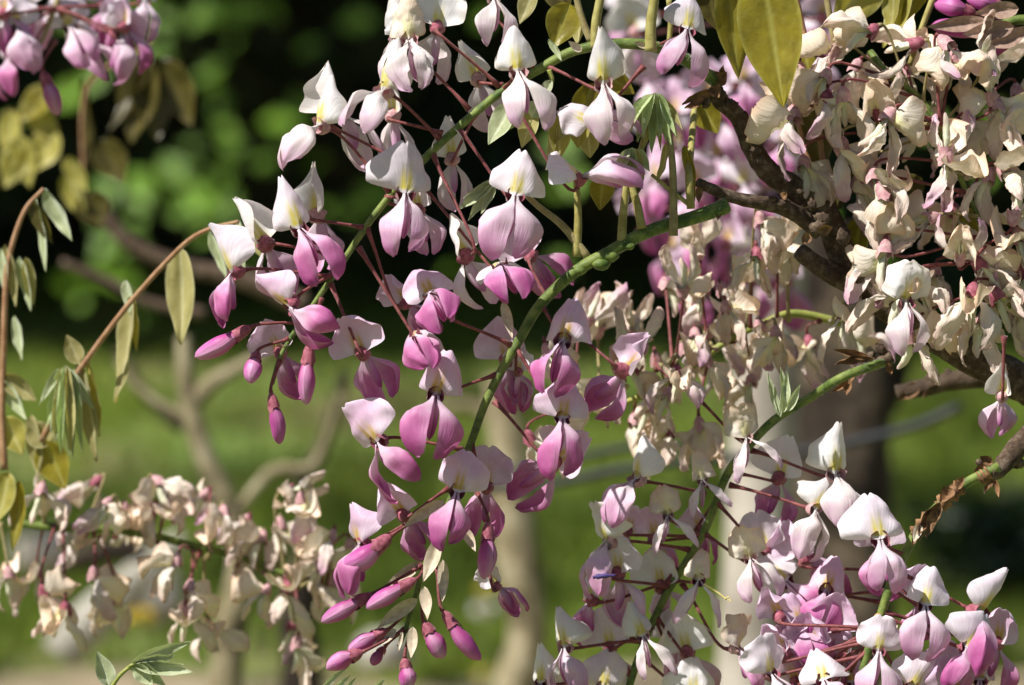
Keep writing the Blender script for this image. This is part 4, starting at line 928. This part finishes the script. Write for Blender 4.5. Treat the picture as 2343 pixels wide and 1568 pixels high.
# left shoots
K = shoot('trailing wisteria shoot with an orange brown stalk and hanging tan leaflets', P(105, 1000, .2))
stem_part('rachis', [(95,1010),(150,900),(205,815),(300,690),(410,570),(470,528),(545,508)], 8.5, 5, M_petib, K, .2, .12, hair=300)
for b, t, w, mt, ti in [((412,566),(415,790),82,L_tan,15),((302,676),(264,922),64,L_tan,45),((306,680),(312,806),40,L_yel,50),((288,640),(298,720),34,L_silver,30),((182,832),(152,766),50,L_tan,0),((480,530),(520,640),36,L_silver,40),((545,506),(560,620),40,L_silver,50),((545,510),(600,590),30,L_tan,40),
                        ((178,828),(222,1056),62,L_tan,35),((200,815),(228,1000),40,L_yel,60)]: leaflet(K, b, t, w, .18, mt, ti, fold=.45, bend=.1)
for q in range(13):
    a = (q-6)/6; tx = 150+62*a+rnd.uniform(-8, 8); ty = 1060-110*abs(a)**1.5+rnd.uniform(-30, 15)
    leaflet(K, (150+10*a, 836+8*abs(a)), (tx, ty), 34, .165+.01*abs(a)+rnd.uniform(-.004, .004), [L_silver, L_pale, L_silver, L_tan][q % 4], rnd.uniform(-30, 30), fold=1.0, bend=-.16*a if a else .05, corr=.003)
for b, t, w, mt, ti in [((70,950),(85,1095),46,L_tan,30),((100,1010),(150,1120),90,L_olive,10),((20,1080),(-10,1200),70,L_yel,20),((45,1100),(30,1260),50,L_olive,30),((110,1020),(60,960),70,L_tan,10),((8,955),(52,1040),80,L_yel,0)]: leaflet(K, b, t, w, .22, mt, ti)
K = shoot('upright wisteria shoot with a pinkish brown stalk and folded grey green leaflets', P(8, 1070, .22))
stem_part('rachis', [(10,1075),(4,950),(8,800),(14,640),(28,560),(58,480),(100,432)], 10, 5, M_petib, K, .22, hair=300)
for b, t, w, mt, ti in [((102,432),(166,552),60,L_silver,40),((80,450),(104,622),44,L_silver,50),((72,460),(120,560),50,L_dull,30),((45,588),(70,712),46,L_silver,45),((58,590),(76,700),40,L_tan,-30),((12,560),(36,702),40,L_tan,40),((2,570),(14,680),34,L_silver,40),((34,722),(50,826),40,L_silver,35),((8,858),(84,918),60,L_tan,10),((4,870),(60,960),50,L_silver,30)]: leaflet(K, b, t, w, .22, mt, ti, fold=.6)
K = shoot('dull olive shaded leaves below the lilac cluster', P(320, 100, .8))
stem_part('petiole', [(360,60),(330,110),(200,200),(190,420)], 6, 5, M_petib, K, .8)
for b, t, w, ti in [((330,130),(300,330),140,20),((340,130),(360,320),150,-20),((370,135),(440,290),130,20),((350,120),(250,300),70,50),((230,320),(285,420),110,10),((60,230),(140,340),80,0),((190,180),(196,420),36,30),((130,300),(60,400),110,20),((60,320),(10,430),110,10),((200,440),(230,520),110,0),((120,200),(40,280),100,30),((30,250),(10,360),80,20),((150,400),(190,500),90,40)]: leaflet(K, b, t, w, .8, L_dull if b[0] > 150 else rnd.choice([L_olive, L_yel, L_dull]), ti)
for b, t, w, ti in [((40,310),(70,430),80,10),((150,360),(200,440),60,20),((100,330),(20,420),70,0)]: leaflet(K, b, t, w, .75, L_yel, ti)
K = shoot('silvery young leaf fanning up beside the lawn flowers', P(250, 1600, -.02))
stem_part('petiole', [(235,1610),(270,1550),(310,1515)], 6, 4, M_greenl, K, -.04)
for b, t, w, ti in [((300,1516),(436,1468),26,20),((305,1520),(442,1538),30,-20),((300,1520),(400,1500),26,30),((310,1520),(350,1568),30,10),((250,1570),(222,1490),34,20),((290,1525),(420,1520),24,40),((320,1515),(380,1570),30,30)]: leaflet(K, b, t, w*1.5, -.04, L_silver, ti, fold=.7, corr=.008)
K = shoot('narrow silvery leaf tips poking up under the lowest buds', P(780, 1620, .0))
for b, t, w in [((730,1580),(800,1522),18),((760,1580),(802,1545),16),((780,1585),(815,1550),16),((840,1590),(882,1552),22)]: leaflet(K, b, t, w, -.01, L_silver, 30, fold=.8, corr=.006)
K = shoot('small pale green leaf tuft on the slanting stalk of the fading cluster', P(1790, 950, .02))
for b, t, w in [((1780,950),(1755,850),20),((1790,945),(1800,850),30),((1800,940),(1830,880),26),((1785,955),(1770,880),16),((1800,930),(1785,840),24)]: leaflet(K, b, t, w, .02, L_silver, 20, fold=.8, corr=.008)
